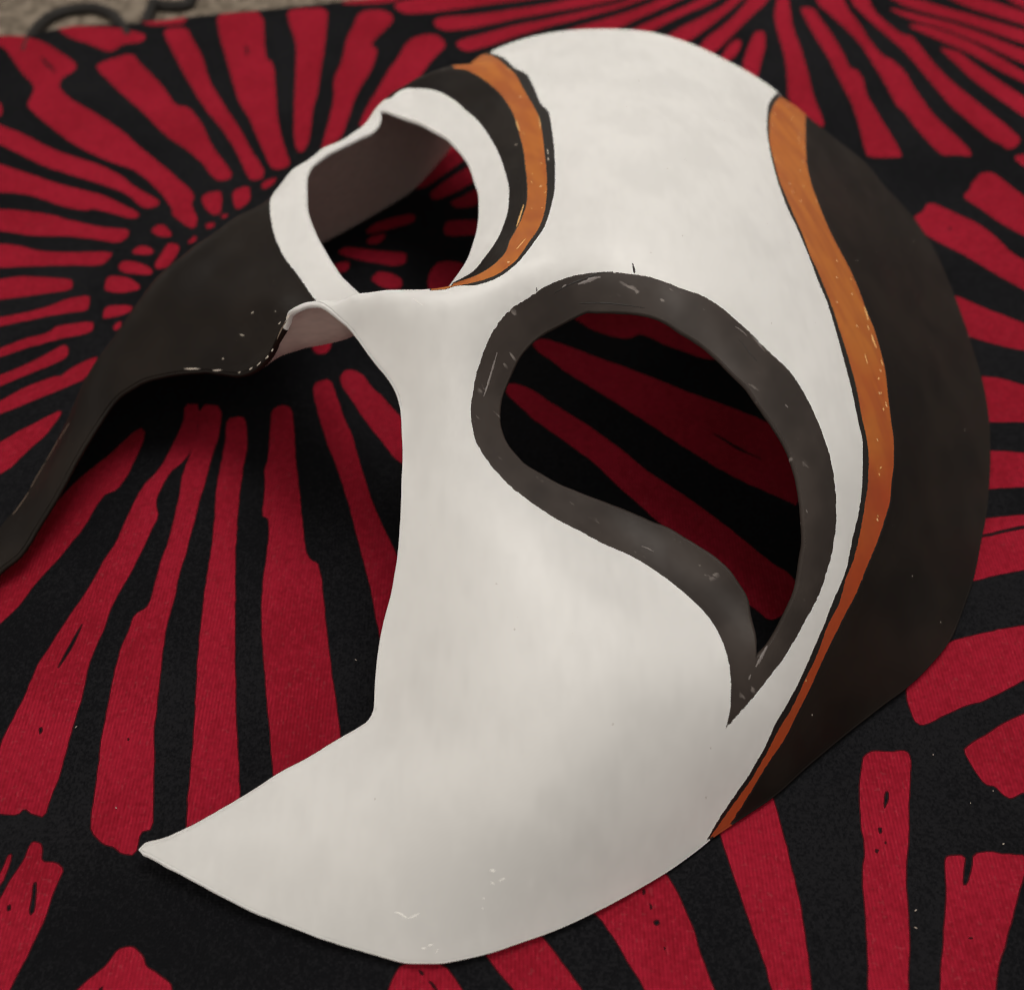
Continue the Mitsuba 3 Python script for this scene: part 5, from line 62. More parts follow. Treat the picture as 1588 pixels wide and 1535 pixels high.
prints=[[[[-.30182,.33044],[-.29038,.33044],[-.27815,.33099],[-.26498,.32464],[-.25037,.31218],[-.2389,.30003],[-.23993,.29323],[-.24436,.28736],[-.24401,.27909],[-.23634,.26856],[-.21862,.25437],[-.20093,.23836],[-.18594,.22075],[-.16988,.20382],[-.15418,.1862],[-.15321,.18093],[-.15393,.17831],[-.14901,.16676],[-.14814,.15985],[-.15066,.15861],[-.16089,.16866],[-.16243,.17443],[-.1672,.18224],[-.17825,.19627],[-.18761,.2052],[-.20356,.2129],[-.22193,.22581],[-.238,.24137],[-.25465,.25906],[-.2562,.26458],[-.25575,.27583],[-.25892,.28238],[-.2686,.29408],[-.28055,.31306],[-.2876,.32105],[-.29975,.32374]],[[-.26227,.30955],[-.25923,.30694],[-.25092,.29662],[-.24706,.2907],[-.25002,.29323],[-.25783,.30175]]],[[[-.28351,.27097],[-.2749,.26617],[-.2704,.26299],[-.26748,.25671],[-.2667,.25051],[-.27721,.25051]]],[[[-.26127,.33928],[-.25333,.34207],[-.22686,.34021],[-.21008,.33374],[-.20748,.32826],[-.20984,.32374],[-.2191,.32284],[-.22145,.31659],[-.22459,.31394],[-.22991,.31659],[-.23896,.32284],[-.2498,.32826]]],[[[-.21694,.34771],[-.21116,.35245],[-.19203,.35437],[-.18856,.3515],[-.18907,.34394],[-.20704,.34207]]],[[[-.18279,.35725],[-.17597,.36306],[-.16312,.36893],[-.14785,.37289],[-.14332,.36893],[-.1519,.36014],[-.17072,.35532]]],[[[-.22879,.29832],[-.22678,.30347],[-.21222,.31306],[-.20658,.30434],[-.18881,.28073],[-.1778,.26141],[-.17042,.25984],[-.16057,.2444],[-.15174,.22363],[-.13812,.20243],[-.13805,.19695],[-.14347,.19492],[-.14865,.20106],[-.15345,.20939],[-.16309,.22075],[-.17758,.23389],[-.19329,.25515],[-.21121,.27583]]],[[[-.19879,.33466],[-.19684,.33928],[-.19125,.34021],[-.18626,.33928],[-.17988,.32554],[-.17227,.30955],[-.16435,.28569],[-.15211,.26141],[-.13962,.23836],[-.13071,.21931],[-.12381,.20659],[-.12257,.20382],[-.12241,.19695],[-.12715,.19559],[-.13024,.19968],[-.13832,.21931],[-.14937,.23986],[-.16246,.25984],[-.17803,.2907],[-.19209,.32015]]],[[[-.17202,.35437],[-.16125,.35725],[-.14538,.35918],[-.13704,.30781],[-.13179,.30347],[-.12595,.27097],[-.12165,.24592],[-.11523,.22363],[-.11061,.21079],[-.11173,.20659],[-.11686,.20451],[-.12016,.20729],[-.12947,.23094],[-.13716,.25051],[-.14463,.26458],[-.15361,.29239],[-.16532,.32917]],[[-.15054,.32284],[-.14904,.32105],[-.14669,.31306],[-.14709,.30955],[-.14902,.31482]]],[[[-.13115,.35918],[-.12514,.36208],[-.10798,.36267],[-.10615,.3365],[-.10503,.31306],[-.10479,.29408],[-.10394,.2742],[-.10479,.25827],[-.10318,.22947],[-.10503,.22003],[-.10748,.21931],[-.11069,.228],[-.1145,.25827],[-.11789,.29239],[-.12067,.31837],[-.12367,.33099],[-.12845,.34582]]],[[[-.08992,.35341],[-.08652,.35918],[-.0758,.36014],[-.06951,.35437],[-.06892,.34582],[-.07396,.33558],[-.07999,.32158],[-.07535,.31659],[-.07597,.30089],[-.07868,.28903],[-.08207,.27583],[-.08434,.26141],[-.08551,.24592],[-.08751,.23094],[-.09649,.21931],[-.0957,.23538],[-.09448,.25671],[-.09462,.27097],[-.09659,.28569],[-.09387,.30434],[-.09346,.32917],[-.09084,.34207]]],[[[-.04891,.33282],[-.04218,.3319],[-.03653,.32105],[-.04348,.30781],[-.05111,.28569],[-.05677,.2742],[-.07071,.24592],[-.07975,.23986],[-.07561,.26299],[-.0714,.27746],[-.06797,.29239],[-.06268,.30955],[-.05814,.32735]]],[[[-.27721,.25051],[-.26444,.24288],[-.25103,.23538],[-.23288,.22219],[-.21835,.21503],[-.20407,.20799],[-.19218,.19968],[-.1835,.1902],[-.16963,.18027],[-.16923,.17637],[-.17351,.17378],[-.17699,.17507],[-.18558,.18488],[-.20047,.19289],[-.21531,.19968],[-.23325,.20799],[-.24901,.21931],[-.25938,.22581],[-.27163,.23241]]],[[[-.26628,.21503],[-.25431,.20869],[-.23799,.20106],[-.22359,.19356],[-.21093,.18886],[-.19841,.18421],[-.18896,.17831],[-.17668,.16994],[-.17719,.16676],[-.18062,.16613],[-.19118,.17057],[-.20073,.17378],[-.20186,.17185],[-.21468,.17507],[-.23066,.18355],[-.24359,.1862],[-.2572,.18554]]],[[[-.25338,.17314],[-.23381,.17185],[-.22034,.1693],[-.2079,.16423],[-.19247,.15923],[-.17882,.15799],[-.17863,.15184],[-.18208,.1482],[-.19353,.15063],[-.20661,.15307],[-.22222,.15307],[-.23893,.15675],[-.24872,.15799]]],[[[-.24551,.1476],[-.22811,.14639],[-.21761,.14196],[-.20345,.14077],[-.18302,.1422],[-.18381,.1357],[-.18604,.1322],[-.20124,.1322],[-.21629,.13162],[-.23114,.13047],[-.23988,.12931]]],[[[-.23743,.12133],[-.22876,.12246],[-.2204,.12473],[-.21046,.12416],[-.19882,.1228],[-.19619,.12133],[-.19505,.11684],[-.19686,.11517],[-.20741,.11295],[-.22481,.1091],[-.23316,.10747]]],[[[-.22953,.09568],[-.22146,.09779],[-.21276,.10046],[-.20283,.10422],[-.19544,.10965],[-.18643,.11207],[-.18517,.10692],[-.18508,.10206],[-.19321,.10099],[-.20401,.09779],[-.2199,.09253],[-.22775,.08992]]],[[[-.2229,.07416],[-.21594,.07917],[-.20817,.08425],[-.19785,.08836],[-.19536,.09253],[-.18097,.09568],[-.17957,.08992],[-.18253,.08733],[-.19389,.08425],[-.20531,.07917],[-.21446,.07416],[-.22168,.0702]]],[[[-.2181,.05858],[-.21126,.06338],[-.20251,.06922],[-.19458,.07615],[-.18953,.08119],[-.18724,.07917],[-.1863,.07416],[-.19018,.0702],[-.20086,.06338],[-.20942,.05715],[-.21607,.05197]]],[[[-.21351,.04366],[-.20692,.04871],[-.19897,.05668],[-.18882,.06241],[-.18605,.06241],[-.18313,.06726],[-.17429,.07396],[-.17328,.07267],[-.17565,.06097],[-.1818,.05668],[-.19057,.05104],[-.1992,.04549],[-.20488,.04184],[-.21156,.03732]]],[[[-.2067,.02156],[-.2004,.02673],[-.19426,.03287],[-.1823,.04293],[-.18053,.04256],[-.1815,.03732],[-.18317,.03111],[-.18784,.02414],[-.19234,.01478],[-.19575,.01103],[-.20156,.00487]]],[[[-.14981,.18224],[-.14687,.1862],[-.1414,.18753],[-.13948,.18093],[-.13843,.16994],[-.1414,.16866],[-.14629,.17378]]],[[[-.1357,.18753],[-.12821,.19181],[-.12555,.17962],[-.13017,.17314],[-.13238,.17443]]],[[[-.14414,.16173],[-.14046,.16323],[-.13959,.16048],[-.1423,.15799]]],[[[-.13821,.16866],[-.13434,.1693],[-.1362,.16613]]],[[[-.15,.1488],[-.1474,.15368],[-.14622,.15063],[-.14861,.1476]]],[[[-.16874,.15675],[-.1669,.1611],[-.16347,.16173],[-.15858,.15491],[-.15888,.15245],[-.16446,.15307]]],[[[-.17455,.1422],[-.17161,.14639],[-.16761,.14579],[-.16416,.1422],[-.16564,.14006],[-.17262,.14042]]],[[[-.16045,.14101],[-.15881,.1482],[-.15442,.1476],[-.15284,.14339],[-.15415,.13629],[-.15615,.13104],[-.16047,.12989],[-.16198,.13279]]],[[[-.1783,.13162],[-.17689,.13547],[-.17147,.13512],[-.16463,.13162],[-.16163,.12816],[-.16266,.12587],[-.16957,.12644],[-.176,.12816]]],[[[-.18076,.11628],[-.1816,.12302],[-.17987,.1253],[-.17208,.12416],[-.16523,.11851],[-.16574,.11572],[-.17273,.11373],[-.17813,.11461]]],[[[-.177,.09726],[-.17766,.10314],[-.17528,.10551],[-.1661,.10551],[-.16607,.10206],[-.16949,.09939],[-.17482,.09726]]],[[[-.1713,.09148],[-.17046,.0941],[-.16865,.09568],[-.16806,.09148],[-.16974,.0894]]],[[[-.12184,.1902],[-.12161,.19424],[-.1156,.19832],[-.1165,.19289],[-.12002,.18886]]],[[[-.14746,.03437],[-.14405,.03083],[-.14678,.01036],[-.14895,.00299],[-.15453,-.00023],[-.15735,-.01433],[-.16183,-.02563],[-.16876,-.04008],[-.17238,-.05015],[-.17602,-.05556],[-.18081,-.06252],[-.18686,-.04289],[-.1804,-.02858],[-.17342,-.01203],[-.1699,-.00183],[-.16584,.00706],[-.15953,.01536],[-.15371,.02387]]],[[[-.13181,.04658],[-.13051,.03615],[-.13244,.02559],[-.13509,.01285],[-.14024,.0038],[-.14245,-.01048],[-.14387,-.02191],[-.1464,-.02931],[-.14768,-.03653],[-.15017,-.04568],[-.1523,-.05117],[-.15484,-.05922],[-.15653,-.06577],[-.15853,-.07091],[-.159,-.07533],[-.1597,-.08275],[-.16093,-.08998],[-.16249,-.09761],[-.16257,-.10277],[-.16482,-.11445],[-.16227,-.12275],[-.15609,-.12285],[-.15089,-.12312],[-.14939,-.12116],[-.14631,-.12301],[-.14251,-.1238],[-.14224,-.11715],[-.14137,-.11061],[-.14135,-.09633],[-.14137,-.09411],[-.14096,-.08275],[-.1419,-.07218],[-.14095,-.06447],[-.13981,-.05723],[-.1395,-.05117],[-.13789,-.04289],[-.13563,-.03438],[-.13392,-.02563],[-.13232,-.01586],[-.13112,-.0097],[-.13318,-.00421],[-.13357,-.00079],[-.13142,.0106],[-.12627,.0173],[-.12357,.02559],[-.12572,.04658]],[[-.14821,-.05589],[-.14735,-.05589],[-.14835,-.06447],[-.1512,-.07313],[-.15212,-.07281],[-.15045,-.06512]],[[-.15229,-.0947],[-.1511,-.09411],[-.15035,-.09587],[-.1513,-.09732]]],[[[-.12373,.02646],[-.12591,.01202],[-.125,.00057],[-.12489,-.0097],[-.12495,-.02191],[-.12589,-.02931],[-.12606,-.03582],[-.12609,-.04568],[-.12705,-.04946],[-.13033,-.05185],[-.13102,-.0579],[-.13227,-.06512],[-.13235,-.07218],[-.13202,-.07968],[-.13156,-.08759],[-.13112,-.09633],[-.1296,-.1105],[-.12842,-.11866],[-.12841,-.12291],[-.12701,-.12864],[-.12262,-.13223],[-.11886,-.13324],[-.1164,-.13526],[-.11234,-.13551],[-.11232,-.12864],[-.10874,-.12761],[-.11057,-.11758],[-.11471,-.09633],[-.11539,-.09176],[-.11686,-.07658],[-.11869,-.06054],[-.11868,-.05049],[-.11832,-.04637],[-.11846,-.03653],[-.11786,-.02711],[-.11733,-.01357],[-.11712,-.00103],[-.11657,.00649],[-.11654,.0173],[-.11534,.02934],[-.11673,.04548],[-.12538,.04658]],[[-.12293,-.09807],[-.12224,-.09807],[-.12202,-.09905],[-.12272,-.09905]]],[[[-.11366,.03911],[-.11233,.02908],[-.11194,.0131],[-.11192,.00543],[-.10947,-.01433],[-.10865,-.02784],[-.10804,-.04149],[-.10724,-.05253],[-.10577,-.06706],[-.10375,-.08275],[-.1018,-.09633],[-.1005,-.1105],[-.09856,-.12771],[-.09737,-.13536],[-.08087,-.13536],[-.08373,-.11876],[-.08835,-.09633],[-.09156,-.07968],[-.09792,-.04008],[-.10053,-.02191],[-.10205,-.00657],[-.103,.00543],[-.10357,.0173],[-.10332,.02412],[-.10554,.03642],[-.10777,.04001]]],[[[-.0965,.04337],[-.09354,.04639],[-.08936,.04548],[-.08709,.03821],[-.084,.01899],[-.08103,.00543],[-.0786,-.00657],[-.07485,-.02489],[-.07251,-.02931],[-.06995,-.03062],[-.06832,-.03438],[-.06574,-.04706],[-.06313,-.06054],[-.05974,-.07658],[-.05683,-.08879],[-.05425,-.10106],[-.05216,-.10895],[-.07349,-.11445],[-.07686,-.09963],[-.07989,-.08578],[-.08321,-.07027],[-.08595,-.05723],[-.08794,-.04149],[-.08841,-.02563],[-.08919,-.01357],[-.09025,-.01048],[-.09259,-.00931],[-.09345,.00543],[-.09495,.01368],[-.09417,.0173],[-.09558,.03437]]],[[[-.08127,.05449],[-.08044,.05923],[-.07478,.06115],[-.0709,.0501],[-.06711,.03911],[-.06294,.03022],[-.05915,.0173],[-.05389,.00082],[-.05153,-.005],[-.04696,-.01586],[-.04054,-.02931],[-.03611,-.04289],[-.03467,-.06706],[-.04421,-.06447],[-.0476,-.05049],[-.05026,-.03937],[-.05314,-.03004],[-.05655,-.0189],[-.06016,-.00657],[-.06367,.0038],[-.06642,.01226],[-.07154,.02412],[-.07638,.03821]]],[[[-.07076,.06241],[-.06906,.06628],[-.06558,.06628],[-.06184,.06338],[-.05867,.05858],[-.05631,.05479],[-.0526,.05104],[-.04806,.04457],[-.04072,.03464],[-.03944,.01311],[-.04423,.01731],[-.04855,.02327],[-.05375,.03111],[-.05833,.03822],[-.06308,.04641],[-.06709,.05291],[-.0696,.05763]]],[[[-.08483,.08221],[-.0837,.08476],[-.07947,.08527],[-.07675,.08323],[-.07668,.07917],[-.07843,.07565],[-.08195,.07565],[-.084,.07816]]],[[[.02358,.10099],[.0311,.10638],[.06042,.1053],[.08406,.08733],[.08948,.07316],[.08444,.07217],[.07899,.07366],[.07232,.07736],[.06558,.08099],[.05888,.08609],[.0544,.08836],[.05098,.08558],[.04737,.08507],[.04105,.08712],[.03404,.09044],[.02849,.09589]]],[[[.00909,.08018],[.00949,.08374],[.0145,.08476],[.02225,.08119],[.03334,.07516],[.04698,.06824],[.06029,.06049],[.07331,.05291],[.08616,.04641],[.09556,.04093],[.10381,.03554],[.11376,.02935],[.10792,-.00554],[.09855,.00083],[.08771,.00732],[.07598,.01646],[.06408,.0276],[.05177,.03912],[.04228,.04825],[.03249,.05668],[.02246,.06531],[.01636,.07217],[.01221,.07615]],[[.07841,.03199],[.08096,.03111],[.08865,.02414],[.09754,.01773],[.09507,.01858],[.08663,.0237]]],[[[-.00253,.0529],[-.00186,.05828],[.00159,.05857],[.00843,.05478],[.01514,.04824],[.02502,.04001],[.03462,.03109],[.04393,.02155],[.04988,.01393],[.06,.00461],[.06755,-.00222],[.07597,-.01087],[.08411,-.01966],[.08928,-.02637],[.09376,-.03077],[.09908,-.0351],[.10142,-.04079],[.1002,-.04637],[.09377,-.05185],[.09026,-.05388],[.08828,-.05354],[.08577,-.05083],[.08172,-.04637],[.08011,-.04079],[.07625,-.03366],[.06823,-.02489],[.05975,-.01815],[.05413,-.01203],[.04846,-.005],[.03969,.00543],[.03254,.01561],[.02316,.02499],[.0148,.03286],[.00824,.03911],[.00291,.04639]]],[[[-.04834,.1902],[-.04573,.20243],[-.04291,.2122],[-.0365,.21931],[-.02994,.22509],[-.02232,.22654],[-.01791,.21931],[-.02203,.21503],[-.02769,.20799],[-.03485,.19968],[-.04106,.19154],[-.04582,.18886]]],[[[-.03992,.18488],[-.03381,.19424],[-.02585,.20243],[-.02101,.20799],[-.01583,.19832],[-.01904,.19424],[-.02937,.18488],[-.03725,.17962]]],[[[-.02995,.17831],[-.02126,.18488],[-.01488,.19154],[-.01389,.18093],[-.01701,.17572],[-.02658,.17378]]],[[[-.06832,.15614],[-.06485,.16173],[-.05652,.16676],[-.04716,.16955],[-.04541,.16676],[-.04678,.16298],[-.05368,.15985],[-.06053,.15675],[-.06665,.15491]]],[[[-.06765,.1482],[-.06494,.15307],[-.05883,.15491],[-.0593,.15063],[-.0629,.14699]]],[[[-.03196,.15799],[-.03023,.16423],[-.01441,.16486],[-.01423,.15429],[-.03057,.15245]]],[[[-.08011,.14101],[-.07667,.14519],[-.06647,.14339],[-.05632,.1416],[-.04859,.14101],[-.04815,.13395],[-.05257,.13162],[-.06187,.13395],[-.07286,.13746]]],[[[-.08086,.13337],[-.07417,.13512],[-.07341,.13104],[-.07573,.12759],[-.07881,.12816]]],[[[-.06326,.12302],[-.0599,.12816],[-.05453,.12701],[-.04936,.12302],[-.049,.1174],[-.05303,.11628],[-.05916,.11851]]],[[[-.03755,.11964],[-.03713,.12644],[-.03441,.13337],[-.02991,.13512],[-.02301,.13395],[-.0191,.12989],[-.02688,.11406],[-.03661,.11572]]],[[[-.10112,.36795],[-.09502,.37688],[-.07163,.38495],[-.06721,.37888],[-.06768,.37091],[-.0754,.36795],[-.09407,.36657]]],[[[-.06926,.36501],[-.06569,.37091],[-.0312,.37888],[.01899,.38903],[.03911,.38698],[.02875,.37688],[.00228,.36992],[-.01106,.36657],[-.03066,.36111],[-.05008,.35628],[-.06176,.35532],[-.06696,.36014]]],[[[-.04529,.34771],[-.04108,.3515],[-.02555,.35341],[-.01095,.35628],[.00226,.36014],[.01855,.36501],[.03858,.37289],[.06412,.38393],[.0741,.38292],[.06344,.37289],[.0482,.36599],[.02825,.35918],[.01346,.35341],[.00224,.3496],[-.01082,.34394],[-.02517,.33835],[-.03759,.3365],[-.0435,.34021]]],[[[-.03184,.32194],[-.02866,.32644],[-.01547,.33282],[.00222,.34207],[.01823,.34771],[.03795,.35628],[.06307,.36697],[.07881,.37888],[.08465,.37688],[.06277,.36208],[.04264,.3515],[.02295,.34207],[.00219,.33008],[-.01057,.32105],[-.02361,.31394],[-.02788,.31571]]],[[[.02608,.33282],[.03392,.33835],[.0567,.35055],[.07612,.36306],[.09741,.37989],[.11075,.38292],[.09107,.36501],[.0722,.3496],[.0558,.33466],[.04019,.32735]]],[[[.06334,.33282],[.07358,.34207],[.0902,.35532],[.10946,.37091],[.12079,.38292],[.12983,.38292],[.11596,.36697],[.09997,.35532],[.08299,.33928],[.07059,.32735]]],[[[.08698,.33008],[.09865,.34207],[.11149,.35341],[.12584,.36697],[.13712,.38495],[.14288,.38292],[.12684,.35918],[.11194,.34021],[.09881,.32464],[.0921,.32374]]],[[[.10477,.31837],[.1108,.33008],[.12299,.34394],[.13273,.35918],[.13923,.37091],[.14517,.38495],[.15724,.38495],[.14858,.36697],[.13632,.3496],[.12544,.33282],[.11262,.31306],[.10661,.30955]]],[[[.1164,.30955],[.12216,.32194],[.12764,.32771],[.12948,.32374],[.12572,.31306],[.11995,.30434],[.11304,.30089]]],[[[.12668,.29918],[.1304,.31306],[.13811,.33466],[.14234,.33742],[.1442,.33374],[.14221,.32015],[.13854,.30781],[.13566,.29747],[.13261,.28569],[.12692,.28736]]],[[[.1551,.36501],[.15984,.38292],[.16436,.38292],[.16299,.36501],[.16093,.34021],[.16179,.31659],[.1614,.29239],[.16042,.27097],[.16171,.24592],[.16019,.23986],[.15335,.25051],[.14622,.26617],[.14987,.28903],[.15184,.31306],[.1517,.3365],[.15235,.35341]]],[[[.16891,.36208],[.17259,.36345],[.17678,.36208],[.17834,.3515],[.18232,.33099],[.18486,.30955],[.1853,.29747],[.1891,.29577],[.19027,.28569],[.18906,.27097],[.19109,.25515],[.19359,.23836],[.19528,.22654],[.19555,.21645],[.19355,.21503],[.17842,.21503],[.1782,.22219],[.17956,.24592],[.18001,.26141],[.17753,.28569],[.17553,.30955],[.1712,.33835]]],[[[.17882,.37091],[.18531,.38495],[.19637,.38495],[.19616,.36306],[.20018,.34394],[.20217,.32554],[.20631,.30955],[.2104,.30694],[.21491,.29408],[.21668,.2742],[.22025,.25205],[.22698,.23389],[.23122,.22075],[.23031,.21574],[.22353,.21716],[.21661,.21645],[.2138,.22219],[.20862,.23986],[.20605,.25515],[.20305,.26141],[.20192,.28073],[.19926,.30261],[.19611,.32374],[.18895,.34582]]],[[[.19966,.37091],[.20442,.38495],[.21146,.38495],[.2111,.35918],[.21716,.34207],[.22257,.3319],[.22639,.3319],[.22934,.32015],[.2326,.30261],[.23756,.28569],[.24414,.26937],[.25004,.25515],[.25533,.24288],[.25962,.23094],[.25492,.22363],[.25005,.22147],[.2481,.22654],[.24465,.22947],[.23884,.24288],[.2314,.26141],[.22563,.28903],[.22071,.3113],[.21544,.32554],[.20676,.34771]]],[[[.23949,.31926],[.24541,.31659],[.24965,.31482],[.25529,.30089],[.26438,.28403],[.27229,.26937],[.27867,.25671],[.27349,.23986],[.2667,.25051],[.25932,.26617],[.25076,.28403],[.24415,.30434]]],[[[.22627,.34394],[.23838,.34207],[.24976,.33374],[.26094,.32194],[.27111,.30781],[.27961,.29408],[.28707,.28403],[.2838,.27339],[.27663,.28403],[.26405,.29918],[.25434,.31482],[.23908,.32917]]],[[[.21979,.36306],[.23126,.35725],[.25283,.34582],[.26864,.33282],[.28628,.31659],[.29492,.30955],[.29068,.29577],[.28214,.30261],[.26566,.32194],[.24659,.34021],[.2295,.3496]]],[[[.22122,.37888],[.23982,.37289],[.26502,.35532],[.30151,.33099],[.29708,.31659],[.27793,.3319],[.25403,.35055],[.2325,.36267]]],[[[.25221,.38292],[.27959,.37289],[.30752,.35055],[.30349,.33742],[.28348,.3515],[.26706,.36306]]],[[[.28735,.38292],[.31748,.38292],[.30929,.35628],[.29717,.36501]]],[[[.25115,.21361],[.25387,.21716],[.2663,.21645],[.26114,.19968],[.2539,.20729]]],[[[.21787,.18421],[.22275,.18886],[.22518,.19492],[.23216,.20243],[.23713,.20243],[.24098,.19559],[.24687,.18355],[.25298,.17314],[.24531,.1482],[.23801,.15368],[.2301,.16298],[.22247,.17572],[.21822,.18093]]],[[[.18901,.16298],[.19098,.16803],[.19532,.17121],[.19886,.17766],[.20289,.17766],[.20865,.17185],[.21904,.16298],[.22495,.15307],[.22849,.14101],[.23951,.12931],[.23329,.1091],[.22693,.11628],[.21927,.12473],[.20788,.13864],[.19924,.14699],[.19246,.15429]],[[.20442,.15985],[.20623,.15923],[.20536,.15737],[.20428,.15774]]],[[[.19438,.1113],[.19637,.11185],[.20613,.10422],[.22036,.0941],[.22739,.08992],[.22286,.07516],[.21549,.07766],[.20666,.08018],[.19408,.0863],[.18562,.09253],[.18574,.11075]]],[[[.19297,.06241],[.20136,.06145],[.20942,.05715],[.21674,.05526],[.21136,.03777],[.20354,.03732],[.18985,.03732],[.18116,.03732],[.18482,.06434]]],[[[.1854,.02242],[.19875,.02113],[.20638,.02156],[.20125,.00487],[.19381,.00446],[.18016,.00341],[.17218,.00325],[.17746,.02327]]],[[[.16515,-.01164],[.17477,-.01048],[.18984,-.00892],[.19725,-.00814],[.19582,-.0128],[.18847,-.01357],[.18081,-.01548],[.17217,-.01777],[.16327,-.0189]]],[[[.16288,-.02041],[.17145,-.01928],[.17903,-.01739],[.18797,-.01525],[.19534,-.01433],[.18996,-.03185],[.18262,-.0333],[.17402,-.0351],[.16369,-.03796],[.155,-.03937]]],[[[.13036,-.07968],[.13597,-.0747],[.1424,-.06899],[.14856,-.06252],[.16145,-.05922],[.17063,-.05723],[.17583,-.05623],[.18287,-.05489],[.17717,-.07344],[.16961,-.0772],[.16087,-.08152],[.15452,-.08457],[.14862,-.08609],[.14246,-.08879],[.13559,-.09235],[.13206,-.09353],[.13031,-.09176],[.12965,-.08518]]],[[[.14335,-.10206],[.1454,-.10034],[.15292,-.0963],[.15752,-.09338],[.16587,-.08983],[.17305,-.08684],[.16427,-.11539],[.15814,-.11594],[.15388,-.11809],[.15194,-.11675],[.15018,-.11376],[.14713,-.11349],[.14488,-.10825]]],[[[.11082,-.10489],[.11217,-.10348],[.11453,-.10234],[.11977,-.10274],[.12414,-.10223],[.12558,-.10291],[.12566,-.10601],[.12373,-.11322],[.12136,-.12129],[.11981,-.12913],[.11568,-.14168],[.11446,-.1513],[.11257,-.16056],[.11079,-.16728],[.10808,-.17809],[.09754,-.17809],[.09954,-.16728],[.10139,-.15598],[.10259,-.14654],[.10384,-.13922],[.1054,-.13523],[.10587,-.13169],[.1058,-.12706],[.10721,-.11755],[.10916,-.11047]],[[.11538,-.11566],[.11668,-.11566],[.11603,-.11863],[.11411,-.12156],[.11388,-.12023]],[[.11078,-.12706],[.11215,-.12706],[.11187,-.12887],[.1107,-.12913]],[[.10852,-.13347],[.10997,-.13372],[.10917,-.13513],[.10826,-.13473]],[[.1119,-.13128],[.11261,-.13128],[.11241,-.1322],[.11171,-.1322]]],[[[.12866,-.13723],[.12978,-.13573],[.13506,-.13563],[.13387,-.13922],[.13188,-.14437],[.1335,-.14437],[.1361,-.13922],[.13779,-.13513],[.14288,-.13448],[.14714,-.13533],[.1536,-.13548],[.15076,-.14168],[.14499,-.1513],[.13992,-.16056],[.13675,-.16506],[.13353,-.17318],[.1317,-.17809],[.1168,-.17809],[.12073,-.16506],[.12418,-.15505],[.12681,-.14654]],[[.12994,-.15874],[.13131,-.15897],[.13092,-.15956],[.12986,-.15942]]],[[[.06273,-.12861],[.07026,-.1234],[.07984,-.11755],[.08053,-.11809],[.08146,-.12706],[.08255,-.13922],[.08343,-.15458],[.08261,-.17318],[.08222,-.17809],[.07213,-.17809],[.07172,-.17166],[.0707,-.16595],[.06895,-.15828],[.06649,-.14798],[.06468,-.13922],[.0633,-.1322]]],[[[.02052,-.15083],[.04085,-.13922],[.04519,-.1407],[.0477,-.14558],[.05001,-.15177],[.05185,-.15736],[.05274,-.16237],[.05477,-.16948],[.05608,-.17425],[.05608,-.17809],[.03774,-.17809],[.0364,-.17166],[.03304,-.1664],[.02966,-.16011],[.02525,-.15318]],[[.03789,-.14558],[.03889,-.14533],[.03902,-.14678],[.03801,-.14726]],[[.03979,-.14941],[.04069,-.15036],[.04059,-.15154],[.03974,-.1513]],[[.0406,-.15435],[.04207,-.15412],[.04255,-.15528],[.04142,-.15607],[.04051,-.15551]],[[.04287,-.16147],[.04348,-.16156],[.04339,-.1626],[.04288,-.16237]]],[[[-.00839,-.16237],[.0011,-.15736],[.00826,-.15851],[.01059,-.16147],[.01334,-.16506],[.0165,-.16905],[.0196,-.17318],[.02077,-.17809],[.00472,-.17809],[.00107,-.17318],[-.0029,-.16905],[-.0067,-.16439]]],[[[-.03111,-.1664],[-.02648,-.16506],[-.01889,-.1664],[-.01546,-.17079],[-.01257,-.17425],[-.0111,-.17809],[-.0354,-.17809],[-.03399,-.1721],[-.03237,-.16861]],[[-.02635,-.16751],[-.02492,-.16795],[-.02439,-.16905],[-.02556,-.16905]],[[-.02363,-.17036],[-.02198,-.17079],[-.02025,-.17318],[-.02141,-.17296]]],[[[-.14473,-.13321],[-.14397,-.13143],[-.14156,-.13194],[-.14058,-.13372],[-.1398,-.13748],[-.13525,-.13773],[-.1325,-.13972],[-.13296,-.14266],[-.13378,-.14702],[-.13409,-.1513],[-.13475,-.15598],[-.13588,-.16056],[-.13686,-.16551],[-.13829,-.17036],[-.13922,-.17511],[-.13972,-.17809],[-.14523,-.17809],[-.15204,-.15598],[-.14864,-.14798],[-.14782,-.14412],[-.14635,-.1407],[-.14499,-.13674]],[[-.14058,-.14364],[-.13948,-.14315],[-.13855,-.14654],[-.13759,-.15177],[-.13865,-.15318],[-.13953,-.15177],[-.13986,-.14798]],[[-.14631,-.15012],[-.14523,-.14965],[-.14451,-.1513],[-.14576,-.15201]]],[[[-.15039,-.13873],[-.15027,-.13573],[-.14932,-.13523],[-.14909,-.13773],[-.14954,-.14412],[-.15186,-.14702],[-.15175,-.14412]]],[[[-.12033,-.17318],[-.11695,-.16992],[-.11322,-.16595],[-.11121,-.16237],[-.10855,-.16156],[-.10657,-.16192],[-.10372,-.16417],[-.10268,-.16684],[-.09903,-.16861],[-.09477,-.17123],[-.09388,-.17339],[-.09295,-.17809],[-.12367,-.17809]],[[-.11446,-.17253],[-.11304,-.17166],[-.11286,-.17339],[-.1142,-.17361]]]]
cloth_edge=[[-.44156,.34142],[-.34611,.3329],[-.29049,.3308],[-.27383,.3301],[-.26621,.33572],[-.25296,.34142],[-.22756,.34357],[-.20607,.34718],[-.18483,.35301],[-.14117,.36188],[-.10419,.36939],[-.06666,.37702],[.00234,.3942]]
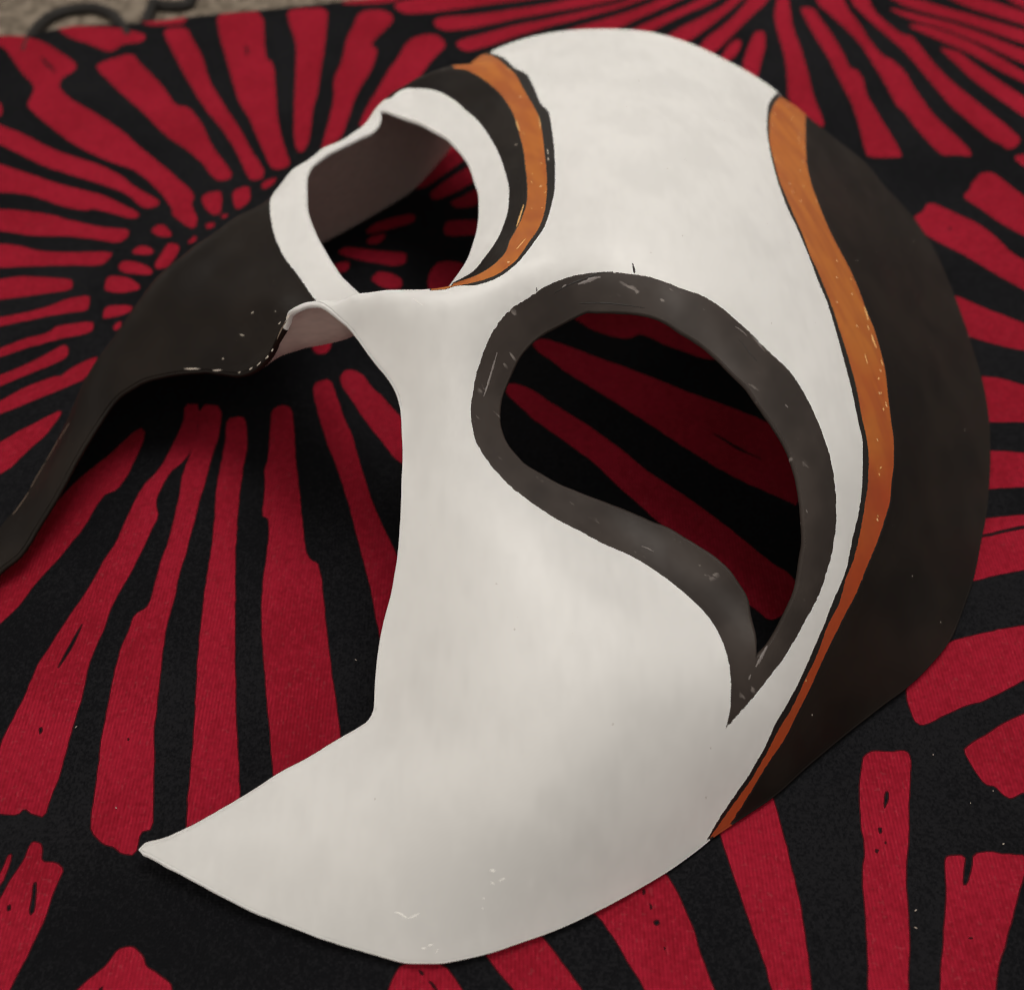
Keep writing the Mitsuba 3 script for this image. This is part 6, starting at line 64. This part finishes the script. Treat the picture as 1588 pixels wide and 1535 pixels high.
lint=[[.11632,-.15173],[.11519,-.15657],[.14859,-.11589],[.09393,-.12083],[.13296,-.104],[.09473,-.15191],[.14058,-.11981],[.17638,-.00745],[.14708,-.1324],[-.13951,-.09496],[-.14004,-.09451],[.05957,-.15692],[-.05234,-.07012],[-.05828,-.06692],[-.12107,-.12124],[.20474,.19969]]
cord=[[-.27336,.31551],[-.27479,.33629],[-.27058,.35503],[-.26158,.36392],[-.24902,.36691],[-.23713,.36168],[-.22873,.35137],[-.2186,.33276]]
cord2=[[-.21243,.34701],[-.21296,.37296],[-.20301,.36918],[-.19261,.37069],[-.19083,.39234],[-.18672,.42491]]


# ---------------------------------------------------------------- materials
def bsdf(key, colour, roughness=0.5, specular=0.5, bump=None, eps=2e-4, **more):
    d = {'type': 'principled', 'base_color': colour if isinstance(colour, dict) else {'type': 'rgb', 'value': list(colour)},
         'roughness': mikit.proc(roughness) if callable(roughness) else roughness, 'specular': specular, **more}
    if bump:
        d = {'type': 'bumpmap', 'texture': mikit.proc(bump, eps), 'scale': 1.0, 'bsdf': d}
    scene[key] = {'type': 'twosided', 'bsdf': d}


def leather_bump(p, n, uv):
    s = 1100.0
    grain = fbm(p.x * s, p.y * s, p.z * s, 2)
    stroke = fbm(p.x * 260 + p.y * 70, p.y * 90, p.z * 90, 3)
    wave = noise(p.x * 55, p.y * 55, p.z * 55)
    return grain * 0.000026 + stroke * 0.00004 + wave * 0.00005


def rough_bump(p, n, uv):
    s = 1500.0
    return fbm(p.x * s, p.y * s, p.z * s, 2) * 0.00004 + noise(p.x * 70, p.y * 70, p.z * 70) * 0.0002


def white_colour(p, n, uv):
    t = fbm(p.x * 45 + 3, p.y * 45, p.z * 45, 3)
    s = fbm(p.x * 380, p.y * 120, p.z * 120, 2)
    c = mix((0.612, 0.608, 0.602), (0.668, 0.664, 0.658), smoothstep(0.3, 0.7, t * 0.75 + s * 0.25))
    f, g, w = voronoi(p.x * 75, p.y * 75)
    return mix((0.25, 0.21, 0.18), c, dr.select((f < 0.017) & (w > 0.94), 0.5, 1.0))


def orange_colour(p, n, uv):
    a = fbm(p.x * 60 + 7, p.y * 60, p.z * 60, 3)
    b = fbm(p.x * 260 + p.y * 90, p.y * 60, p.z * 40, 2)
    red = smoothstep(-0.05, 0.05, -(p.y + 0.012) + (a - 0.5) * 0.10) * smoothstep(0.02, 0.04, p.x)
    c = mix((0.415, 0.125, 0.019), (0.34, 0.048, 0.010), red)
    c = mix(c, (0.27, 0.048, 0.012), smoothstep(0.3, 0.8, b) * 0.5)
    f, g, w = voronoi(p.x * 330, p.y * 330)
    return mix(c, (0.75, 0.48, 0.24), dr.select((f < 0.13) & (w > 0.95), 1.0, 0.0))


def grey_colour(p, n, uv):
    a = fbm(p.x * 70 + 2, p.y * 70, p.z * 70, 3)
    b = fbm(p.x * 300 + p.y * 500, p.y * 160 - p.x * 200, p.z * 90, 3)
    c = mix((0.025, 0.0185, 0.0160), (0.040, 0.0305, 0.0265), smoothstep(0.3, 0.7, a))
    return mix(c, (0.19, 0.165, 0.155), smoothstep(0.70, 0.82, b) * smoothstep(0.5, 0.62, a))


def black_colour(p, n, uv):
    a = fbm(p.x * 50, p.y * 50, p.z * 50, 3)
    f, g, w = voronoi(p.x * 150, p.y * 150)
    c = mix((0.0060, 0.0036, 0.0026), (0.0115, 0.0076, 0.0055), smoothstep(0.3, 0.7, a))
    return mix(c, (0.35, 0.31, 0.27), dr.select((f < 0.03) & (w > 0.985), 1.0, 0.0))


def lining_colour(p, n, uv):
    a = fbm(p.x * 400, p.y * 400, p.z * 400, 3)
    return mix((0.42, 0.32, 0.295), (0.52, 0.40, 0.37), a)


def weave(p, n, uv):
    u, v = p.x * 1.0 + p.y * 0.03, p.y
    a = dr.sin(u * (2 * math.pi / 0.00115)) * (0.6 + 0.8 * noise(u * 500, v * 250))
    b = dr.sin(v * (2 * math.pi / 0.00085))
    return (a * 0.6 + b * 0.5) * 0.00011 + noise(p.x * 60, p.y * 60) * 0.0004


def satin(p, n, uv):
    a = fbm(p.x * 90 + p.y * 40, p.y * 30, p.z * 30, 3)
    return 0.44 + 0.11 * smoothstep(0.3, 0.7, a)


def matt(p, n, uv):
    a = fbm(p.x * 120, p.y * 60 + p.x * 30, p.z * 60, 3)
    return 0.46 + 0.14 * smoothstep(0.3, 0.7, a)


def red_colour(p, n, uv):
    a = fbm(p.x * 900, p.y * 900, 0.0, 2)
    b = fbm(p.x * 30, p.y * 30, 0.0, 3)
    th = dr.sin(p.x * (2 * math.pi / 0.00115)) * 0.5 + 0.5
    c = mix((0.24, 0.0085, 0.0195), (0.325, 0.0125, 0.030), smoothstep(0.25, 0.75, a * 0.5 + b * 0.5))
    return c * (0.84 + 0.2 * th * (0.6 + 0.8 * noise(p.x * 700, p.y * 700))) + 0.012 * smoothstep(0.8, 0.92, noise(p.x * 1300, p.y * 1500 + 9))


def cloth_black(p, n, uv):
    a = fbm(p.x * 1400, p.y * 1400, 0.0, 2)
    b = fbm(p.x * 25, p.y * 25, 2.0, 2)
    return mix((0.006, 0.0062, 0.0075), (0.0125, 0.0125, 0.0145), smoothstep(0.3, 0.75, a * 0.6 + b * 0.4))


def carpet_colour(p, n, uv):
    a = fbm(p.x * 300, p.y * 300, 0.0, 3)
    return mix((0.12, 0.098, 0.075), (0.26, 0.215, 0.17), smoothstep(0.3, 0.7, a))


bsdf('white_paint', mikit.proc(white_colour), satin, 0.5, leather_bump)
bsdf('orange_paint', mikit.proc(orange_colour), matt, 0.30, leather_bump)
bsdf('grey_paint', mikit.proc(grey_colour), matt, 0.22, leather_bump)
bsdf('black_paint', mikit.proc(black_colour), matt, 0.17, leather_bump)
bsdf('line_paint', (0.008, 0.006, 0.005), 0.45, 0.3)
bsdf('bare_leather', mikit.proc(lining_colour), 0.55, 0.4, rough_bump)
bsdf('cloth_red', mikit.proc(red_colour), 0.9, 0.03, weave)
bsdf('cloth_fringe', (0.055, 0.006, 0.009), 0.9, 0.03)
bsdf('cloth_dark', mikit.proc(cloth_black), 0.9, 0.04, weave)
bsdf('carpet_pile', mikit.proc(carpet_colour), 0.95, 0.1)
bsdf('cord_rubber', (0.012, 0.010, 0.009), 0.6, 0.3)


# ---------------------------------------------------------------- meshes
def clip_grid(poly, h):
    """The polygon as (points, triangles), cut along a square grid of step h so that it can be bent."""
    x0, y0, x1, y1 = poly.bounds
    i0, j0, i1, j1 = (int(math.floor(v / h)) for v in (x0, y0, x1, y1))
    I, J = (a.ravel() for a in np.meshgrid(np.arange(i0, i1 + 1), np.arange(j0, j1 + 1)))
    cells = shapely.box(I * h, J * h, (I + 1) * h, (J + 1) * h)
    shapely.prepare(poly)
    inside = shapely.contains_properly(poly, cells)
    edge = shapely.intersects(poly, cells) & ~inside
    pts, tris, count = [], [], 0
    a, b = I[inside] * h, J[inside] * h
    q = np.stack([np.stack([a, b], -1), np.stack([a + h, b], -1), np.stack([a + h, b + h], -1), np.stack([a, b + h], -1)], 1).reshape(-1, 2)
    k = np.arange(len(a))[:, None] * 4
    pts.append(q); tris += [k + [0, 1, 2], k + [0, 2, 3]]; count = len(q)
    for g in shapely.get_parts(shapely.intersection(cells[edge], poly)):
        for r in (shapely.get_parts(g) if g.geom_type != 'Polygon' else [g]):
            if r.geom_type != 'Polygon' or r.area < 1e-12:
                continue
            rings = [np.array(r.exterior.coords)[:-1]] + [np.array(i.coords)[:-1] for i in r.interiors]
            v = np.vstack(rings)
            t = np.array(earcut.triangulate_float64(v, np.cumsum([len(c) for c in rings]).astype(np.uint32))).reshape(-1, 3)
            if len(t):
                pts.append(v); tris.append(t + count); count += len(v)
    p, f = np.vstack(pts), np.vstack(tris).astype(np.int64)
    u, inv = np.unique(np.round(p / 1e-7).astype(np.int64), axis=0, return_inverse=True)
    f = inv.ravel()[f]; p = u * 1e-7
    f = f[(f[:, 0] != f[:, 1]) & (f[:, 1] != f[:, 2]) & (f[:, 2] != f[:, 0])]
    c = p[f]; e, g = c[:, 1] - c[:, 0], c[:, 2] - c[:, 0]
    area = e[:, 0] * g[:, 1] - e[:, 1] * g[:, 0]
    f[area < 0] = f[area < 0][:, ::-1]
    return p, f[np.abs(area) > 1e-13]


def add(key, v, f, material, normals=None, smooth=False):
    if normals is None:
        scene[key] = mikit.ply((v, f), material, smooth=smooth)
    else:
        path = meshkit.write_ply((v, f), normals=normals)
        scene[key] = {'type': 'ply', 'filename': path, 'face_normals': False, 'bsdf': {'type': 'ref', 'id': material}}


def clean(points):
    p = Polygon(points)
    return p if p.is_valid else p.buffer(0)


# ---------------------------------------------------------------- carpet under the cloth
cx = np.linspace(-1.6, 1.6, 9)
add('carpet', np.array([[-2, -1.5, -0.006], [2, -1.5, -0.006], [2, 2.5, -0.006], [-2, 2.5, -0.006]]), np.array([[0, 1, 2], [0, 2, 3]]), 'carpet_pile')
labels['carpet'] = {'label': 'blurred beige carpet beyond the far edge of the patterned cloth', 'category': 'carpet', 'kind': 'structure'}


# ---------------------------------------------------------------- the cloth with its printed stripes
def cloth_height(p):
    q = np.c_[p * 14, np.zeros(len(p))]
    return (meshkit.fbm(q, 3, 5) - 1.0) * 0.0012


def cloth_mesh(poly, h):
    p, f = clip_grid(poly, h)
    e = 1e-3
    z = cloth_height(p)
    gx = (cloth_height(p + [e, 0]) - z) / e
    gy = (cloth_height(p + [0, e]) - z) / e
    n = np.stack([-gx, -gy, np.ones_like(gx)], -1)
    return np.c_[p, z], f, n / np.linalg.norm(n, axis=1, keepdims=True)


def inked(points, seed, amount=0.00035):
    """A hand-printed outline: corners rounded once and the edge made a little ragged."""
    p = np.array(points)
    q = np.roll(p, -1, 0)
    p = np.stack([p * 0.8 + q * 0.2, p * 0.2 + q * 0.8], 1).reshape(-1, 2)
    q = np.roll(p, -1, 0)
    out = []
    for a, b in zip(p, q):
        m = max(1, int(np.linalg.norm(b - a) / 0.0018))
        out += [a + (b - a) * k / m for k in range(m)]
    p = np.array(out)
    d = np.roll(p, -1, 0) - np.roll(p, 1, 0)
    nrm = np.c_[d[:, 1], -d[:, 0]] / np.maximum(np.linalg.norm(d, axis=1, keepdims=True), 1e-9)
    s = np.c_[p * 330, np.full(len(p), seed * 3.7)]
    return clean(p + nrm * ((meshkit.fbm(s, 2, 3) - 0.5) * 2 * amount)[:, None])


far = np.array(cloth_edge)
sheet = clean(np.vstack([far, [[0.55, 0.62], [0.75, 0.5], [0.75, -0.45], [-0.75, -0.45], [-0.75, far[0][1]]]]))
taken = []
for k, rings in enumerate(prints):
    g = inked(rings[0], k)
    for hole in rings[1:]:
        g = g.difference(inked(hole, k + 0.5, 0.0002))
    g = g.intersection(sheet)
    for other in taken:
        if g.intersects(other):
            g = g.difference(other.buffer(1e-6))
    if g.is_empty:
        continue
    taken.append(g)
    v, f, n = cloth_mesh(g, 0.006)
    add('patterned_cloth__printed_stripe' + ('' if len(taken) == 1 else f'_{len(taken) - 1:03d}'), v, f, 'cloth_red', n)
inked_all = shapely.union_all(taken)
ground = sheet.difference(inked_all)
fringe = inked_all.buffer(0.0004, quad_segs=2).intersection(ground)
ground = ground.difference(fringe)
v, f, n = cloth_mesh(fringe, 0.006)
add('patterned_cloth__ink_fringe', v, f, 'cloth_fringe', n)
labels['patterned_cloth__ink_fringe'] = {'label': 'dark red fringe where the ink bled round the stripes', 'kind': 'stuff'}
v, f, n = cloth_mesh(ground, 0.006)
add('patterned_cloth__dark_ground', v, f, 'cloth_dark', n)
edge = np.array([[x, y, cloth_height(np.array([[x, y]]))[0]] for x, y in far])
ev = np.vstack([edge, edge + [0, 0.0012, -0.0018], edge + [0, 0.0005, -0.0045]])
m = len(edge)
ef = [[r * m + i, r * m + i + 1, (r + 1) * m + i + 1] for r in (0, 1) for i in range(m - 1)] + [[r * m + i, (r + 1) * m + i + 1, (r + 1) * m + i] for r in (0, 1) for i in range(m - 1)]
add('patterned_cloth__hem', ev, np.array(ef), 'cloth_dark', smooth=True)
labels['patterned_cloth'] = {'label': 'black woven cloth printed with red radiating stripes, spread under the painted mask', 'category': 'cloth'}

# ---------------------------------------------------------------- dark cord beyond the cloth
def tube(path, r, sides=12, per=0.003):
    p = np.array(path, float)
    s = np.r_[0, np.cumsum(np.linalg.norm(np.diff(p, axis=0), axis=1))]
    t = np.linspace(0, s[-1], max(8, int(s[-1] / per)))
    p = np.stack([PchipInterpolator(s, p[:, i])(t) for i in range(3)], 1)
    d = np.gradient(p, axis=0); d /= np.linalg.norm(d, axis=1, keepdims=True)
    a = np.cross(d, [0, 0, 1.0]); a /= np.linalg.norm(a, axis=1, keepdims=True)
    b = np.cross(a, d)
    w = np.linspace(0, 2 * np.pi, sides, endpoint=False)
    v = (p[:, None] + r * (np.cos(w)[None, :, None] * a[:, None] + np.sin(w)[None, :, None] * b[:, None])).reshape(-1, 3)
    f = []
    for i in range(len(p) - 1):
        for j in range(sides):
            k = (j + 1) % sides
            f += [[i * sides + j, (i + 1) * sides + j, (i + 1) * sides + k], [i * sides + j, (i + 1) * sides + k, i * sides + k]]
    return v, np.array(f)


for key, path, where in (('dark_cord', cord, 'loop of dark cord curving up from the far left edge of the cloth'),
                         ('dark_cord_001', cord2, 'short dark cord bend at the top, right of the arched cord loop')):
    v, f = tube([[x, y, -0.0035] for x, y in path], 0.0034)
    add(key, v, f, 'cord_rubber', smooth=True)
    labels[key] = {'label': where, 'category': 'cord'}

# ---------------------------------------------------------------- the mask: one bent sheet of leather
known = np.array(surface)
fit = RBFInterpolator(known[:, :2] * 10, known[:, 2], kernel='thin_plate_spline', smoothing=known[:, 3])
gx = np.arange(-0.215, 0.2121, 0.0015); gy = np.arange(-0.185, 0.2421, 0.0015)
GX, GY = np.meshgrid(gx, gy, indexing='ij')
height = RectBivariateSpline(gx, gy, fit(np.c_[GX.ravel(), GY.ravel()] * 10).reshape(GX.shape))
THICK = 0.0021
FLOOR = 0.0002


def lift(p):
    z = height.ev(p[:, 0], p[:, 1])
    n = np.stack([-height.ev(p[:, 0], p[:, 1], dx=1), -height.ev(p[:, 0], p[:, 1], dy=1), np.ones(len(p))], -1)
    return np.c_[p, np.maximum(z, FLOOR + 0.0003)], n / np.linalg.norm(n, axis=1, keepdims=True)


def ragged(points, amount):
    """The outline of a brushed area with the small unevenness of a hand-held brush."""
    p = np.array(points); q = np.roll(p, -1, 0); fine = []
    for a, b in zip(p, q):
        m = max(1, int(np.linalg.norm(b - a) / 0.0004))
        fine += [a + (b - a) * k / m for k in range(m)]
    p = np.array(fine)
    d = np.roll(p, -2, 0) - np.roll(p, 2, 0)
    n = np.c_[d[:, 1], -d[:, 0]] / np.maximum(np.linalg.norm(d, axis=1, keepdims=True), 1e-9)
    jag = (meshkit.fbm(np.c_[p * 1100, np.zeros(len(p))], 3, 6) - 0.5) * 2 * (0.4 + 1.2 * meshkit.noise(np.c_[p * 45, np.ones(len(p))], 2))
    return p + n * (jag * amount)[:, None]


whole = clean(outline).difference(clean(eye_right)).difference(clean(eye_left))
left = whole
pieces = {}
for name, shape, material in (
        ('grey_eye_border', grey_border, 'grey_paint'), ('white_eye_border', ring_left, 'white_paint'),
        ('orange_stripe', orange_right, 'orange_paint'), ('outline_stroke', outline_right, 'line_paint'),
        ('dark_side_band', band_right, 'black_paint'), ('orange_stripe_001', orange_left, 'orange_paint'),
        ('outline_stroke_001', outline_left, 'line_paint'), ('white_face', white_side, 'white_paint')):
    s = clean(ragged(shape, 0.00026 if name == 'grey_eye_border' else 0.00016))
    if name.startswith('outline_stroke'):
        s = s.union(pieces[name.replace('outline_stroke', 'orange_stripe')][0].buffer(0.00045))
    pieces[name] = (left.intersection(s), material)
    left = left.difference(s)
pieces['dark_cheek'] = (left, 'black_paint')


def ring_points(points, step=0.0014):
    p = np.array(points); p = np.vstack([p, p[:1]])
    s = np.r_[0, np.cumsum(np.linalg.norm(np.diff(p, axis=0), axis=1))]
    t = np.linspace(0, s[-1], int(s[-1] / step))
    return np.stack([np.interp(t, s, p[:, i]) for i in (0, 1)], 1)


walls = {name: [] for name in pieces}
LIP = ((0, 0), (0.14, 0.00012), (0.13, 0.0003), (0.03, 0.00055), (0.06, 0.0009), (0.3, 0.00135), (0.6, 0.00135), (0.9, 0.0008), (1, 0))
PLAIN = ((0, 0), (0.06, 0.00035), (0.3, 0.0007), (0.65, 0.0007), (0.92, 0.00035), (1, 0))
for points, profile in ((outline, LIP), (eye_right, PLAIN), (eye_left, PLAIN)):
    ring = ring_points(points)
    p, n = lift(ring)
    t = np.gradient(p, axis=0); t /= np.maximum(np.linalg.norm(t, axis=1, keepdims=True), 1e-9)
    out = np.cross(t, n)
    probe = ring + out[:, :2] * 0.0006
    if shapely.contains_xy(whole, probe[:, 0], probe[:, 1]).mean() > 0.5:
        out = -out
    rag = ((meshkit.fbm(np.c_[ring * 260, np.zeros(len(ring))], 3, 8) - 0.5) * 0.0004)[:, None]
    rows = []
    for s, w in profile:
        q = p - n * THICK * s + out * (w + rag * math.sin(math.pi * s))
        q[:, 2] = np.maximum(q[:, 2], FLOOR)
        rows.append(q)
    probe = ring - out[:, :2] * 0.0012
    owner = np.full(len(ring), '', object)
    for name, (g, _) in pieces.items():
        owner[shapely.contains_xy(g, probe[:, 0], probe[:, 1])] = name
    last = 'white_face'
    for i in range(len(ring)):
        if owner[i] == '':
            owner[i] = last
        last = owner[i]
    for name in pieces:
        idx = [i for i in range(len(ring) - 1) if owner[i] == name]
        if idx:
            V = np.concatenate([np.stack([rows[r][idx], rows[r][np.array(idx) + 1], rows[r + 1][np.array(idx) + 1], rows[r + 1][idx]], 1) for r in range(len(rows) - 1)]).reshape(-1, 3)
            k = np.arange(len(V) // 4)[:, None] * 4
            walls[name].append((V, np.vstack([k + [0, 1, 2], k + [0, 2, 3]])))

for name, (g, material) in pieces.items():
    p, f = clip_grid(g, 0.0011)
    v, n = lift(p)
    vs, fs, ns, c = [v], [f], [n], len(v)
    for V, F in walls[name]:
        w = trimesh.Trimesh(V, F, process=False)
        w.merge_vertices(digits_vertex=7)
        a, b, m_ = meshkit.arrays(w, 60)
        vs.append(a); fs.append(b + c); ns.append(m_); c += len(a)
    add('painted_mask__' + name, np.vstack(vs), np.vstack(fs), material, np.vstack(ns))
p, f = clip_grid(whole, 0.0018)
v, n = lift(p)
v = v - n * THICK
v[:, 2] = np.maximum(v[:, 2], FLOOR)
add('painted_mask__leather_lining', v, f[:, ::-1], 'bare_leather', -n)
labels['painted_mask'] = {'label': 'moulded leather half mask painted white, black and orange, lying face up on the striped cloth', 'category': 'mask'}
labels['painted_mask__grey_eye_border'] = {'label': 'scuffed dark grey border round the nearer eye hole'}
labels['painted_mask__white_eye_border'] = {'label': 'white border round the farther eye hole'}
labels['painted_mask__leather_lining'] = {'label': 'unpainted brown inside of the mask'}

# raised flecks, chips and scuffs of paint; nose line and eye-corner streak are painted highlights
for kind, colour in (('pale', (0.45, 0.39, 0.34)), ('brown', (0.13, 0.09, 0.065)), ('white', (0.82, 0.81, 0.79)), ('grey', (0.17, 0.15, 0.145)), ('dark', (0.016, 0.013, 0.012)), ('gold', (0.66, 0.38, 0.14))):
    bsdf(kind + '_fleck', colour, 0.5, 0.4)
rng = np.random.RandomState(4)
for k, (kind, width, path) in enumerate(scuffs_and_glints):
    c = np.array(path)
    s = np.r_[0, np.cumsum(np.linalg.norm(np.diff(c, axis=0), axis=1))]
    t = np.linspace(0, s[-1], max(4, int(s[-1] / 0.0005)))
    c = np.stack([np.interp(t, s, c[:, i]) for i in (0, 1)], 1)
    d = np.gradient(c, axis=0); d /= np.maximum(np.linalg.norm(d, axis=1, keepdims=True), 1e-9)
    side = np.c_[-d[:, 1], d[:, 0]]
    u = np.linspace(0, 1, len(c))
    w = width * 0.5 * (0.35 + 0.65 * np.sin(np.pi * np.clip(u, 0.06, 0.94))) * rng.uniform(0.6, 1.25, len(c))
    rows = []
    for f_, rise in ((-1, 0.00002), (-0.5, 0.00013), (0.1, 0.00017), (0.6, 0.00012), (1, 0.00002)):
        p3, n3 = lift(c + side * (w * f_ * rng.uniform(0.85, 1.15, len(c)))[:, None])
        rows.append(p3 + n3 * rise)
    v = np.concatenate(rows); m = len(c)
    f = np.array([q for r in range(4) for i in range(m - 1) for q in ([r * m + i, r * m + i + 1, (r + 1) * m + i + 1], [r * m + i, (r + 1) * m + i + 1, (r + 1) * m + i])])
    add('painted_mask__fleck_and_glint' + ('' if k == 0 else f'_{k:03d}'), v, f, kind + '_fleck', smooth=True)

specks = []
for x, y in lint[::2] + lint[1:2]:
    b = trimesh.creation.icosphere(1, 1.0)
    b.apply_scale([rng.uniform(0.00015, 0.0005), rng.uniform(0.00012, 0.0002), 0.0002]); b.apply_transform(trimesh.transformations.rotation_matrix(rng.uniform(0, 3), [0, 0, 1]))
    b.apply_translation([x, y, 0.0])
    specks.append(b)
add('patterned_cloth__lint', *(lambda b: (b.vertices, b.faces))(trimesh.util.concatenate(specks)), 'pale_fleck', smooth=True)
labels['patterned_cloth__lint'] = {'label': 'pale specks of lint on the cloth', 'kind': 'stuff'}
